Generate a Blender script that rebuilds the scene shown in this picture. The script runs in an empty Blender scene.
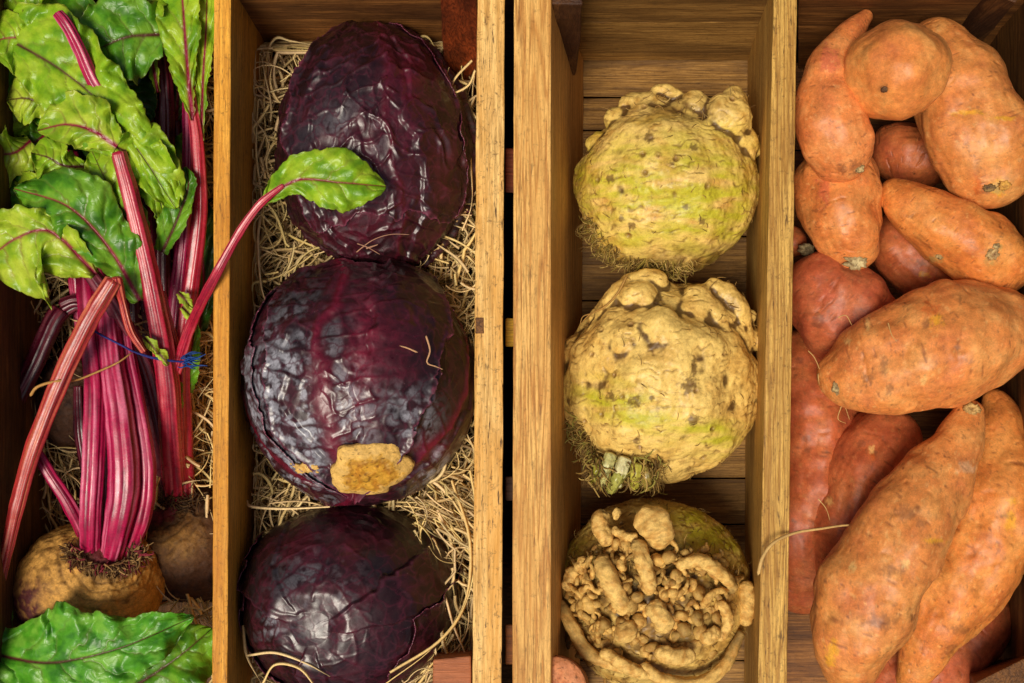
import bpy, bmesh, math, random
import numpy as np

# ------------------------------------------------------------------ units
U = 0.0008            # one unit of layout = 0.8 mm
H = 1000.0            # camera height above the crate rims, in layout units
CX, CY = 580.0, 341.0
random.seed(7)
RNG = np.random.default_rng(11)
scene = bpy.context.scene
COL = scene.collection

def W(px, py, d=0.0):
    s = 1 + d / H
    return np.array([(px - CX) * s, -(py - CY) * s, -d], float)
def WA(a):
    a = np.asarray(a, float)
    s = 1 + a[:, 2] / H
    return np.stack([(a[:, 0] - CX) * s, -(a[:, 1] - CY) * s, -a[:, 2]], 1)
def proj(V):
    s = 1 - V[:, 2] / H
    return V[:, 0] / s + CX, CY - V[:, 1] / s
def lin(c):
    c = np.asarray(c, float) / 255.0
    return np.where(c <= 0.04045, c / 12.92, ((c + 0.055) / 1.055) ** 2.4)
def sstep(a, b, x):
    t = np.clip((x - a) / (b - a), 0, 1)
    return t * t * (3 - 2 * t)
def mix(a, b, t):
    t = np.asarray(t)
    return a + (b - a) * t[:, None]

# ------------------------------------------------------------------ noise
_PR = np.random.default_rng(3)
_PERM = _PR.permutation(256); _PERM = np.concatenate([_PERM, _PERM, _PERM])
_G = _PR.normal(size=(256, 3)); _G /= np.linalg.norm(_G, axis=1)[:, None]
_R = _PR.random((256, 4))
def _h(i, j, k):
    return _PERM[(_PERM[(_PERM[i & 255] + j) & 255] + k) & 255]
def perlin(p, seed=0):
    p = p + seed * 17.31 + 0.137
    f = np.floor(p); i = f.astype(np.int64); q = p - f
    w = q * q * q * (q * (q * 6 - 15) + 10)
    out = 0
    for a in (0, 1):
        wx = w[:, 0] if a else 1 - w[:, 0]
        for b in (0, 1):
            wy = w[:, 1] if b else 1 - w[:, 1]
            for c in (0, 1):
                wz = w[:, 2] if c else 1 - w[:, 2]
                g = _G[_h(i[:, 0] + a, i[:, 1] + b, i[:, 2] + c)]
                out = out + wx * wy * wz * (g[:, 0] * (q[:, 0] - a) + g[:, 1] * (q[:, 1] - b) + g[:, 2] * (q[:, 2] - c))
    return out * 1.6
def fbm(p, oct=4, seed=0, rough=0.5):
    o = 0; a = 1; n = 0
    for k in range(oct):
        o = o + a * perlin(p * (2.03 ** k), seed + k * 3); n += a; a *= rough
    return o / n * 1.3
def ridged(p, oct=3, seed=0):
    o = 0; a = 1; n = 0
    for k in range(oct):
        o = o + a * (1 - np.abs(perlin(p * (2.03 ** k), seed + k * 5)) * 2.2); n += a; a *= 0.5
    return o / n
def worley(p, seed=0, jit=0.9):
    p = p + seed * 9.7
    f = np.floor(p); i = f.astype(np.int64); q = p - f
    F1 = np.full(len(p), 9.0); F2 = np.full(len(p), 9.0); ID = np.zeros(len(p), int)
    for a in (-1, 0, 1):
        for b in (-1, 0, 1):
            for c in (-1, 0, 1):
                h = _h(i[:, 0] + a, i[:, 1] + b, i[:, 2] + c)
                r = _R[h]
                d = np.sqrt((a + 0.5 + (r[:, 0] - .5) * jit - q[:, 0]) ** 2 + (b + 0.5 + (r[:, 1] - .5) * jit - q[:, 1]) ** 2 + (c + 0.5 + (r[:, 2] - .5) * jit - q[:, 2]) ** 2)
                near = d < F1
                F2 = np.where(near, F1, np.minimum(F2, d))
                ID = np.where(near, h, ID); F1 = np.where(near, d, F1)
    return F1, F2, ID

# ------------------------------------------------------------------ objects
def empty(name, loc, label, cat, group=None):
    o = bpy.data.objects.new(name, None); COL.objects.link(o)
    o.empty_display_size = 0.02
    o.location = [float(v) * U for v in loc]
    o['label'] = label; o['category'] = cat
    if group: o['group'] = group
    o['_org'] = [float(v) for v in loc]
    return o
def org_of(o):
    return np.array(o['_org']) if o is not None and '_org' in o else np.zeros(3)
def link(name, V, F, material, parent=None, col=None, smooth=True, origin=None):
    """V in layout units (world); the mesh is stored relative to its parent's origin."""
    org = org_of(parent) if parent is not None else (np.asarray(origin, float) if origin is not None else V.mean(0))
    me = bpy.data.meshes.new(name)
    F = np.asarray(F, dtype=np.int32)
    n, k = F.shape
    me.vertices.add(len(V)); me.loops.add(n * k); me.polygons.add(n)
    me.vertices.foreach_set('co', ((V - org) * U).astype(np.float32).ravel())
    me.loops.foreach_set('vertex_index', F.ravel())
    me.polygons.foreach_set('loop_start', np.arange(0, n * k, k, dtype=np.int32))
    me.update(calc_edges=True)
    if smooth:
        me.polygons.foreach_set('use_smooth', np.ones(n, dtype=bool))
    if col is not None:
        at = me.color_attributes.new('Col', 'FLOAT_COLOR', 'POINT')
        c = np.ones((len(V), 4), np.float32); c[:, :col.shape[1]] = col
        at.data.foreach_set('color', c.ravel())
    me.materials.append(material)
    o = bpy.data.objects.new(name, me); COL.objects.link(o)
    if parent is None:
        o.location = [float(v) * U for v in org]
    else:
        o.parent = parent
        o['_org'] = [float(v) for v in org]
    return o
def tag(o, label, cat, group=None, kind=None):
    o['label'] = label; o['category'] = cat
    if group: o['group'] = group
    if kind: o['kind'] = kind
    return o
class Soup:
    """collects quads of several pieces that make up ONE part"""
    def __init__(s): s.V = []; s.F = []; s.C = []; s.n = 0
    def add(s, V, F, C):
        s.V.append(V); s.F.append(np.asarray(F) + s.n); s.C.append(C); s.n += len(V)
    def link(s, name, m, parent=None, **k):
        return link(name, np.concatenate(s.V), np.concatenate(s.F), m, parent, np.concatenate(s.C), **k)

_ico = {}
def ico(sub):
    if sub not in _ico:
        bm = bmesh.new(); bmesh.ops.create_icosphere(bm, subdivisions=sub, radius=1)
        me = bpy.data.meshes.new('sphere_template'); bm.to_mesh(me); bm.free()
        v = np.empty(len(me.vertices) * 3, np.float32); me.vertices.foreach_get('co', v)
        f = np.empty(len(me.loops), np.int32); me.loops.foreach_get('vertex_index', f)
        _ico[sub] = (v.reshape(-1, 3).astype(float), f.reshape(-1, 3)); bpy.data.meshes.remove(me)
    d, f = _ico[sub]
    return d / np.linalg.norm(d, axis=1)[:, None], f

def catmull(P, n=None, t=None):
    P = np.asarray(P, float)
    if P.ndim == 1: P = P[:, None]
    if t is None: t = np.linspace(0, 1, n)
    m = len(P) - 1
    Q = np.vstack([2 * P[0] - P[1], P, 2 * P[-1] - P[-2]])
    x = np.clip(t, 0, 1) * m; i = np.minimum(x.astype(int), m - 1); f = (x - i)[:, None]
    a, b, c, d = Q[i], Q[i + 1], Q[i + 2], Q[i + 3]
    return 0.5 * ((2 * b) + (-a + c) * f + (2 * a - 5 * b + 4 * c - d) * f ** 2 + (-a + 3 * b - 3 * c + d) * f ** 3)

def frames(C, up=np.array([0, 0, 1.0])):
    T = np.gradient(C, axis=0); T /= np.linalg.norm(T, axis=1)[:, None] + 1e-9
    # parallel transport
    N = np.zeros_like(C)
    n = np.cross(T[0], up)
    if np.linalg.norm(n) < 0.1: n = np.cross(T[0], [1, 0, 0])
    n /= np.linalg.norm(n); N[0] = n
    for i in range(1, len(C)):
        n = N[i - 1] - T[i] * np.dot(N[i - 1], T[i]); n /= np.linalg.norm(n) + 1e-9; N[i] = n
    B = np.cross(N, T)
    return T, N, B
def grid_faces(nu, nv, wrap=True):
    i = np.arange(nu - 1)[:, None]; j = np.arange(nv if wrap else nv - 1)[None, :]
    a = i * nv + j; b = i * nv + (j + 1) % nv
    return np.stack([a, b, b + nv, a + nv], -1).reshape(-1, 4)

def sweep(ctrl, rad, nu=60, nv=16, cap=(1.0, 1.0), flat=1.0, ends=True):
    """ctrl: (px,py,depth), rad: apparent radii.  returns C, rfun grids"""
    ctrl = np.asarray(ctrl, float); rad = np.asarray(rad, float)
    Wc = WA(ctrl); rw = rad * (1 + ctrl[:, 2] / H)
    u = np.linspace(0, 1, nu)
    if ends: u = 0.55 * (0.5 - 0.5 * np.cos(np.pi * u)) + 0.45 * u
    dense = catmull(Wc, 400); L = np.concatenate([[0], np.cumsum(np.linalg.norm(np.diff(dense, axis=0), axis=1))])
    tt = np.interp(u * L[-1], L, np.linspace(0, 1, 400))
    C = catmull(Wc, t=tt); R = np.maximum(catmull(rw, t=tt)[:, 0], 0.15)
    s = u * L[-1]
    if ends:
        for end, cf in ((0, cap[0]), (1, cap[1])):
            if cf <= 0: continue
            dist = s if end == 0 else L[-1] - s
            cl = max(rw[0 if end == 0 else -1] * cf, 0.3)
            x = np.clip(dist / cl, 0, 1)
            R = R * np.sqrt(np.maximum(1 - (1 - x) ** 2, 0.0004))
    T, N, B = frames(C)
    ph = np.linspace(0, 2 * np.pi, nv, endpoint=False)
    D = N[:, None, :] * np.cos(ph)[None, :, None] + B[:, None, :] * (np.sin(ph)[None, :, None] * flat)
    return C, R, D, ph, s, L[-1], T
def tube(ctrl, rad, nu=40, nv=10, cap=(1, 1), flat=1.0, noise=0.0, nscale=8.0, seed=0, rib=0, ribamp=0.0):
    C, R, D, ph, s, L, T = sweep(ctrl, rad, nu, nv, cap, flat)
    r = R[:, None] * np.ones((1, nv))
    if rib: r = r * (1 + ribamp * (np.abs(np.cos(rib * ph / 2 + 0.4 * seed)) ** 0.8 - 0.6))[None, :]
    V = (C[:, None, :] + D * r[..., None]).reshape(-1, 3)
    if noise:
        n = fbm(V / nscale, 3, seed); V = V + D.reshape(-1, 3) * (n * noise)[:, None]
    return V, grid_faces(nu, nv), s, ph

# ------------------------------------------------------------------ materials
def nd(nt, t, **k):
    n = nt.nodes.new(t)
    for a, b in k.items(): setattr(n, a, b)
    return n
def px(size): return 1.0 / (size * U)
def mk(name):
    m = bpy.data.materials.new(name); m.use_nodes = True; nt = m.node_tree; nt.nodes.clear()
    out = nd(nt, 'ShaderNodeOutputMaterial'); b = nd(nt, 'ShaderNodeBsdfPrincipled')
    nt.links.new(b.outputs[0], out.inputs[0])
    return m, nt, b, out
def tex_noise(nt, vec, size, detail=4, rough=0.6, dist=0.0):
    n = nd(nt, 'ShaderNodeTexNoise'); n.inputs['Scale'].default_value = px(size); n.inputs['Detail'].default_value = detail
    n.inputs['Roughness'].default_value = rough; n.inputs['Distortion'].default_value = dist
    nt.links.new(vec, n.inputs['Vector']); return n.outputs['Fac']
def ramp(nt, fac, stops):
    r = nd(nt, 'ShaderNodeValToRGB'); e = r.color_ramp.elements
    while len(e) < len(stops): e.new(0.5)
    for k, (p, c) in enumerate(stops):
        e[k].position = p; e[k].color = (*c, 1) if len(c) == 3 else c
    nt.links.new(fac, r.inputs[0]); return r.outputs[0]
def mixc(nt, a, b, fac, mode='MIX'):
    m = nd(nt, 'ShaderNodeMix', data_type='RGBA', blend_type=mode)
    for s, v in ((6, a), (7, b)):
        if hasattr(v, 'links'): nt.links.new(v, m.inputs[s])
        else: m.inputs[s].default_value = (*v, 1)
    if hasattr(fac, 'links'): nt.links.new(fac, m.inputs[0])
    else: m.inputs[0].default_value = fac
    return m.outputs[2]
def coords(nt, stretch=(1, 1, 1)):
    tc = nd(nt, 'ShaderNodeTexCoord'); oi = nd(nt, 'ShaderNodeObjectInfo')
    add = nd(nt, 'ShaderNodeVectorMath', operation='ADD'); cmb = nd(nt, 'ShaderNodeVectorMath', operation='SCALE')
    cmb.inputs[0].default_value = (1.7, 2.9, 0.9); nt.links.new(oi.outputs['Random'], cmb.inputs['Scale'])
    nt.links.new(tc.outputs['Object'], add.inputs[0]); nt.links.new(cmb.outputs[0], add.inputs[1])
    mp = nd(nt, 'ShaderNodeMapping'); mp.inputs['Scale'].default_value = stretch
    nt.links.new(add.outputs[0], mp.inputs[0]); return mp.outputs[0]
def bump(nt, h, strength, dist_px, prev=None):
    b = nd(nt, 'ShaderNodeBump'); b.inputs['Strength'].default_value = strength; b.inputs['Distance'].default_value = dist_px * U
    nt.links.new(h, b.inputs['Height'])
    if prev is not None: nt.links.new(prev, b.inputs['Normal'])
    return b.outputs[0]
def mat_paint(name, rough=(0.4, 0.6), spec=0.5, bumps=((3, .5, .4),), mottling=((6, 0.25),), coat=0.0, coat_rough=0.2, trans=0.0, sss=0.0, vor=None, speck=None, veins=None):
    """pigment comes from the mesh colour attribute, fine grain from noise"""
    m, nt, b, out = mk(name)
    vec = coords(nt)
    at = nd(nt, 'ShaderNodeAttribute', attribute_name='Col'); c = at.outputs['Color']
    for size, amt in mottling:
        f = tex_noise(nt, vec, size, 5, 0.65)
        g = ramp(nt, f, [(0.3, (1 - amt,) * 3), (0.7, (1 + amt,) * 3)])
        c = mixc(nt, c, g, 1.0, 'MULTIPLY')
    if speck:
        f = tex_noise(nt, vec, speck[0], 3, 0.6)
        g = ramp(nt, f, [(speck[1], (0, 0, 0)), (speck[1] + 0.04, (1, 1, 1))])
        c = mixc(nt, c, speck[2], g)
    nt.links.new(c, b.inputs['Base Color'])
    f = tex_noise(nt, vec, 9, 4, 0.6)
    mr = nd(nt, 'ShaderNodeMapRange'); mr.inputs[1].default_value = 0.3; mr.inputs[2].default_value = 0.7
    mr.inputs[3].default_value = rough[0]; mr.inputs[4].default_value = rough[1]
    nt.links.new(f, mr.inputs[0]); nt.links.new(mr.outputs[0], b.inputs['Roughness'])
    b.inputs['Specular IOR Level'].default_value = spec
    b.inputs['Coat Weight'].default_value = coat; b.inputs['Coat Roughness'].default_value = coat_rough
    if sss: b.inputs['Subsurface Weight'].default_value = sss; b.inputs['Subsurface Scale'].default_value = 0.004
    prev = None
    for size, st, dist in bumps:
        prev = bump(nt, tex_noise(nt, vec, size, 5, 0.6), st, dist, prev)
    if vor:
        v = nd(nt, 'ShaderNodeTexVoronoi', feature='DISTANCE_TO_EDGE'); v.inputs['Scale'].default_value = px(vor[0])
        dn = nd(nt, 'ShaderNodeTexNoise'); dn.inputs['Scale'].default_value = px(vor[0] * 1.5); nt.links.new(vec, dn.inputs['Vector'])
        vm = nd(nt, 'ShaderNodeVectorMath', operation='SCALE'); vm.inputs['Scale'].default_value = vor[0] * 1.2 * U
        nt.links.new(dn.outputs['Color'], vm.inputs[0]); va = nd(nt, 'ShaderNodeVectorMath', operation='ADD')
        nt.links.new(vec, va.inputs[0]); nt.links.new(vm.outputs[0], va.inputs[1]); nt.links.new(va.outputs[0], v.inputs['Vector'])
        hr = nd(nt, 'ShaderNodeMapRange'); hr.inputs[2].default_value = 0.12; nt.links.new(v.outputs['Distance'], hr.inputs[0])
        prev = bump(nt, hr.outputs[0], vor[1], vor[2], prev)
    if prev is not None: nt.links.new(prev, b.inputs['Normal'])
    if trans:
        t = nd(nt, 'ShaderNodeBsdfTranslucent'); g = mixc(nt, c, (1.0, 1.15, 0.5), 1.0, 'MULTIPLY'); nt.links.new(g, t.inputs['Color'])
        ms = nd(nt, 'ShaderNodeMixShader'); ms.inputs[0].default_value = trans
        nt.links.new(b.outputs[0], ms.inputs[1]); nt.links.new(t.outputs[0], ms.inputs[2]); nt.links.new(ms.outputs[0], out.inputs[0])
    return m
def mat_wood(name, axis, dark, light, streak, ring=14.0, speck=0.5, stain=0.0, rough=0.6):
    """grain runs along axis 'X' 'Y' or 'Z'"""
    m, nt, b, out = mk(name)
    st = {'X': (0.035, 1, 1), 'Y': (1, 0.035, 1), 'Z': (1, 1, 0.035)}[axis]
    vec = coords(nt, st)
    st2 = {'X': (0.12, 1, 1), 'Y': (1, 0.12, 1), 'Z': (1, 1, 0.12)}[axis]
    vec2 = coords(nt, st2); vec3 = coords(nt)
    a = tex_noise(nt, vec, ring, 3, 0.55, 0.3)
    # growth lines: fold the slow noise into bands
    mu = nd(nt, 'ShaderNodeMath', operation='MULTIPLY'); mu.inputs[1].default_value = 9.0; nt.links.new(a, mu.inputs[0])
    fr = nd(nt, 'ShaderNodeMath', operation='PINGPONG'); fr.inputs[1].default_value = 0.5; nt.links.new(mu.outputs[0], fr.inputs[0])
    lines = ramp(nt, fr.outputs[0], [(0.0, (.15, .15, .15)), (0.16, (.5, .5, .5)), (0.36, (1, 1, 1))])
    c = mixc(nt, lin(dark), lin(light), lines)
    fine = tex_noise(nt, vec, 2.2, 4, 0.7)
    c = mixc(nt, c, ramp(nt, fine, [(0.32, (.5, .45, .38)), (0.58, (1.12, 1.12, 1.12))]), 0.85, 'MULTIPLY')
    vf = tex_noise(nt, vec2, 1.3, 3, 0.7); c = mixc(nt, c, ramp(nt, vf, [(0.35, (.7, .66, .6)), (0.6, (1.08, 1.08, 1.08))]), 0.8, 'MULTIPLY')
    cloud = tex_noise(nt, vec2, 30, 4, 0.6)
    c = mixc(nt, c, lin(streak), ramp(nt, cloud, [(0.42, (0, 0, 0)), (0.72, (.75, .75, .75))]))
    sp = tex_noise(nt, vec2, 3.2, 3, 0.7)
    c = mixc(nt, c, lin([70, 42, 20]), ramp(nt, sp, [(0.6, (0, 0, 0)), (0.7, (speck,) * 3)]))
    dirt = tex_noise(nt, vec3, 5, 5, 0.75)
    c = mixc(nt, c, lin([60, 36, 18]), ramp(nt, dirt, [(0.55, (0, 0, 0)), (0.75, (speck,) * 3)]))
    if stain:
        s = tex_noise(nt, vec2, 60, 5, 0.6)
        c = mixc(nt, c, lin([52, 26, 12]), ramp(nt, s, [(0.5, (0, 0, 0)), (0.62, (stain,) * 3)]))
    nt.links.new(c, b.inputs['Base Color'])
    b.inputs['Roughness'].default_value = rough; b.inputs['Specular IOR Level'].default_value = 0.3
    p = bump(nt, fine, 0.5, 0.8); p = bump(nt, lines, 0.35, 0.8, p); p = bump(nt, dirt, 0.3, 0.5, p)
    nt.links.new(p, b.inputs['Normal'])
    return m
M = {}
M['rim_ochre'] = mat_wood('golden_wood', 'Y', (206, 140, 40), (240, 176, 66), (190, 116, 28), 16, 0.7)
M['rim_pale'] = mat_wood('pale_wood', 'Y', (208, 158, 84), (242, 198, 122), (226, 158, 60), 16, 1.0)
M['rim_pine'] = mat_wood('pine_wood', 'Y', (176, 112, 44), (236, 186, 106), (204, 146, 70), 16, 0.5)
M['rim_div'] = mat_wood('weathered_pine', 'Y', (160, 112, 42), (222, 178, 92), (156, 106, 40), 14, 0.8)
M['end_brown'] = mat_wood('brown_board', 'X', (116, 72, 34), (160, 106, 52), (80, 46, 20), 16, 0.6, 0.4)
M['end_tan'] = mat_wood('tan_board', 'X', (142, 102, 48), (194, 148, 78), (100, 68, 30), 16, 0.6, 0.25)
M['floor'] = mat_wood('floor_board', 'X', (132, 94, 44), (184, 138, 70), (96, 64, 28), 16, 0.5, 0.2)
M['red_post'] = mat_wood('red_stained_post', 'Z', (96, 40, 18), (146, 66, 30), (52, 16, 10), 14, 0.4, 0.6, 0.45)
M['dark_post'] = mat_wood('dark_post', 'Z', (90, 56, 26), (128, 84, 42), (44, 26, 14), 14, 0.7, 0.8)
M['end_grain'] = mat_wood('pinkish_end_wood', 'X', (140, 78, 48), (190, 116, 74), (166, 96, 56), 10, 0.25)
M['end_round'] = mat_wood('round_post_end', 'X', (166, 98, 54), (214, 142, 88), (184, 112, 62), 8, 0.3)
M['side_dark'] = mat_wood('dark_side_board', 'Y', (92, 60, 28), (134, 92, 46), (60, 36, 18), 16, 0.5, 0.5)
M['cabbage'] = mat_paint('cabbage_leaf', (0.26, 0.46), 0.5, ((1.8, .25, .3), (9, .14, 1.0)), ((2, .2), (14, .22)), coat=0.32, coat_rough=0.24, speck=(1.6, .70, (.16, .09, .10)))
M['stump'] = mat_paint('cut_stump', (0.5, 0.7), 0.3, ((2, .7, .8), (6, .5, 1.2)), ((3, .2), (9, .2)))
M['potato'] = mat_paint('potato_skin', (0.38, 0.55), 0.42, ((1.6, .35, .4), (5, .3, .6)), ((1.6, .15), (6, .17), (24, .12)), sss=0.05)
M['celeriac'] = mat_paint('celeriac_skin', (0.36, 0.55), 0.42, ((1.6, .3, .4), (6, .35, .9)), ((2, .12), (8, .12)))
M['root'] = mat_paint('root_skin', (0.55, 0.75), 0.25, ((1.5, .6, .5), (4, .5, .8)), ((2, .2), (7, .18)))
M['hair'] = mat_paint('rootlet', (0.6, 0.8), 0.2, ((1.5, .3, .3),), ((5, .2),))
M['beet'] = mat_paint('beet_skin', (0.6, 0.8), 0.25, ((1.4, .7, .7), (6, .5, 1.2)), ((2, .25), (7, .25)))
M['stalk'] = mat_paint('beet_stalk', (0.22, 0.38), 0.6, ((1.6, .35, .35),), ((2.5, .14), (10, .12)), sss=0.05)
M['leaf'] = mat_paint('beet_leaf', (0.28, 0.42), 0.5, ((9, .25, 1.0), (2.2, .22, .3)), ((3, .08), (16, .14)), trans=0.22, vor=(10, .22, .8))
M['straw'] = mat_paint('wood_wool', (0.5, 0.7), 0.35, ((1.5, .3, .3),), ((4, .16),))
M['twine'] = mat_paint('twine_fibre', (0.5, 0.6), 0.3, ((1.0, .4, .4),), ((3, .3),))

# ------------------------------------------------------------------ wood
def slab(name, c8, m, parent, n=(3, 60, 6), wob=0.7, seed=0, bevel=1.2):
    """c8: [near-rim corners: (x0,y0,d),(x1,y0,d),(x1,y1,d),(x0,y1,d)] top then bottom."""
    T = np.array([W(*p) for p in c8])
    nx, ny, nz = n
    bm = bmesh.new(); idx = {}
    def vert(i, j, k):
        key = (i, j, k)
        if key not in idx:
            a, b, c = i / nx, j / ny, k / nz
            top = (1 - b) * ((1 - a) * T[0] + a * T[1]) + b * ((1 - a) * T[3] + a * T[2])
            bot = (1 - b) * ((1 - a) * T[4] + a * T[5]) + b * ((1 - a) * T[7] + a * T[6])
            idx[key] = bm.verts.new((1 - c) * top + c * bot)
        return idx[key]
    def q(*v):
        bm.faces.new([vert(*p) for p in v])
    for i in range(nx):
        for j in range(ny):
            q((i, j, 0), (i, j + 1, 0), (i + 1, j + 1, 0), (i + 1, j, 0)); q((i, j, nz), (i + 1, j, nz), (i + 1, j + 1, nz), (i, j + 1, nz))
    for j in range(ny):
        for k in range(nz):
            q((0, j, k), (0, j, k + 1), (0, j + 1, k + 1), (0, j + 1, k)); q((nx, j, k), (nx, j + 1, k), (nx, j + 1, k + 1), (nx, j, k + 1))
    for i in range(nx):
        for k in range(nz):
            q((i, 0, k), (i + 1, 0, k), (i + 1, 0, k + 1), (i, 0, k + 1)); q((i, ny, k), (i, ny, k + 1), (i + 1, ny, k + 1), (i + 1, ny, k))
    bmesh.ops.recalc_face_normals(bm, faces=bm.faces)
    co = np.array([v.co[:] for v in bm.verts])
    dsp = np.stack([fbm(co / 38 + 5, 3, seed + s) for s in (1, 2, 3)], 1) * wob
    org = org_of(parent)
    for v, p, dd in zip(bm.verts, co, dsp): v.co = (p + dd - org) * U
    me = bpy.data.meshes.new(name); bm.to_mesh(me); bm.free(); me.materials.append(m)
    o = bpy.data.objects.new(name, me); COL.objects.link(o); o.parent = parent; o['_org'] = [float(v) for v in org]
    bv = o.modifiers.new('soft_edge', 'BEVEL'); bv.width = bevel * U; bv.segments = 2; bv.limit_method = 'ANGLE'; bv.angle_limit = 0.9
    return o
DF = 262  # depth of the crate floors
def long_wall(name, parent, m, x0, x1, dbot, inner_l, inner_r, seed, wob=0.7):
    """(left, right) edges of the rim at the far and near end, then of the foot at the far and near end"""
    ya, yb = -70, 760
    c = [(x0[0], ya, 0), (x0[1], ya, 0), (x1[1], yb, 0), (x1[0], yb, 0),
         (inner_l[0], ya + 40, dbot), (inner_l[1], ya + 40, dbot), (inner_r[1], yb - 60, dbot), (inner_r[0], yb - 60, dbot)]
    return slab(name, c, m, parent, (3, 70, 10), wob, seed)

crateL = empty('wooden_crate', W(230, 341, DF + 20), 'old wooden crate with one divider, holding the beetroots and the red cabbages', 'crate', 'wooden vegetable crates')
crateR = empty('wooden_crate', W(790, 341, DF + 20), 'pine crate with one divider, holding the celeriac and the sweet potatoes', 'crate', 'wooden vegetable crates')
long_wall('side_wall', crateL, M['side_dark'], (-34, -12), (-38, -14), DF, (60, 84), (60, 84), 1)
long_wall('divider', crateL, M['rim_ochre'], (214, 231.5), (212, 227), DF, (263, 284), (252, 262), 2, 0.5)
long_wall('side_wall', crateL, M['rim_pale'], (477.5, 505), (472, 501.5), DF, (484, 503), (478, 499), 3, 0.9)
long_wall('side_wall', crateR, M['rim_pine'], (514, 551), (512, 551), DF, (536, 584), (536, 580), 4, 0.5)
long_wall('divider', crateR, M['rim_div'], (775, 798), (756, 786), DF, (748, 764), (744, 760), 5, 0.6)
long_wall('side_wall', crateR, M['side_dark'], (1040, 1066), (1040, 1066), DF, (972, 1000), (985, 1010), 6)
def end_wall(parent, m, xa, xb, yrim, ybot, thick, seed, boards=2, dz=0, dmax=DF):
    for k in range(boards):
        f0, f1 = k / boards, (k + 1) / boards
        d0 = dz + f0 * (dmax - dz) + (1.2 if k else 0); d1 = dz + f1 * (dmax - dz) - 1.2
        y0 = yrim + (ybot - yrim) * f0; y1 = yrim + (ybot - yrim) * f1
        c = [(xa, y0 - thick, d0), (xb, y0 - thick, d0), (xb, y0, d0), (xa, y0, d0),
             (xa, y1 - thick, d1), (xb, y1 - thick, d1), (xb, y1, d1), (xa, y1, d1)]
        slab('end_wall', c, m, parent, (40, 3, 8), 0.9, seed + k)
end_wall(crateL, M['end_brown'], 233, 476, -14, 78, 22, 20, 2)
end_wall(crateL, M['side_dark'], -10, 230, -30, 55, 22, 22, 1)
end_wall(crateR, M['end_tan'], 552, 774, -16, 60, 22, 23, 2)
end_wall(crateR, M['end_brown'], 798, 1038, -16, 68, 22, 25, 2)
# floors: boards laid across, with small gaps
def floor_boards(parent, m, xa, xb, ys, d, seed):
    for k in range(len(ys) - 1):
        y0, y1 = ys[k] + .8, ys[k + 1] - .8
        c = [(xa, y0, d), (xb, y0, d), (xb, y1, d), (xa, y1, d), (xa, y0, d + 14), (xb, y0, d + 14), (xb, y1, d + 14), (xa, y1, d + 14)]
        slab('floor_board', c, m, parent, (40, 6, 1), 1.0, seed + k)
floor_boards(crateR, M['floor'], 566, 766, [58, 97, 130, 176, 236, 300, 365, 430, 478, 524, 580, 660, 720], DF + 3, 40)
floor_boards(crateR, M['end_brown'], 752, 1005, [62, 150, 250, 360, 470, 580, 700], DF + 3, 60)
floor_boards(crateL, M['side_dark'], 64, 272, [20, 120, 240, 360, 480, 600, 700], DF + 3, 70)
floor_boards(crateL, M['side_dark'], 262, 500, [60, 180, 300, 420, 540, 700], DF + 3, 80)
# corner posts
def post(parent, m, quad_top, dtop, quad_bot, dbot, seed, n=(6, 6, 20), wob=1.0):
    c = [(x, y, dtop) for x, y in quad_top] + [(x, y, dbot) for x, y in quad_bot]
    return slab('corner_post', c, m, parent, n, wob, seed, 1.6)
post(crateL, M['red_post'], [(440, -18), (476.5, -18), (476.5, -4), (440, -4)], 2, [(447, 60), (484, 60), (484, 118), (447, 118)], 225, 90)
post(crateL, M['end_grain'], [(433, 659), (471, 655), (471, 715), (433, 718)], 12, [(440, 640), (476, 640), (476, 680), (440, 680)], 240, 91)
post(crateR, M['dark_post'], [(552, -20), (582, -20), (583, 4), (552, 4)], 4, [(560, 40), (579, 40), (576, 76), (562, 76)], 165, 92, wob=2.5)
post(crateR, M['dark_post'], [(985, -22), (1030, -22), (1016, 2), (1000, -4)], 3, [(930, 30), (972, 20), (966, 62), (940, 64)], 240, 93, wob=1.2)
post(crateR, M['dark_post'], [(975, 682), (1040, 650), (1046, 720), (982, 722)], 22, [(960, 660), (1000, 660), (1000, 700), (960, 700)], 240, 94)
slab('notch_stand_in', [(475.5, 317, -1.0), (484, 317, -1.0), (484, 333, -1.0), (475.5, 333, -1.0), (475.5, 317, 14), (484, 317, 14), (484, 333, 14), (475.5, 333, 14)], M['dark_post'], crateL, (3, 4, 3), .4, 120, .6)  # dark block added to stand for a notch in the rim
# round post end, bottom left of the celeriac compartment
V, F, s, ph = tube([(556, 690, 240), (555, 690, 120), (554, 690, 18)], [34, 34, 34], 60, 72, cap=(0.1, 0.06), noise=0.8, nscale=9, seed=4)
pst = link('corner_post', V, F, M['end_round'], crateR)

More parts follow.
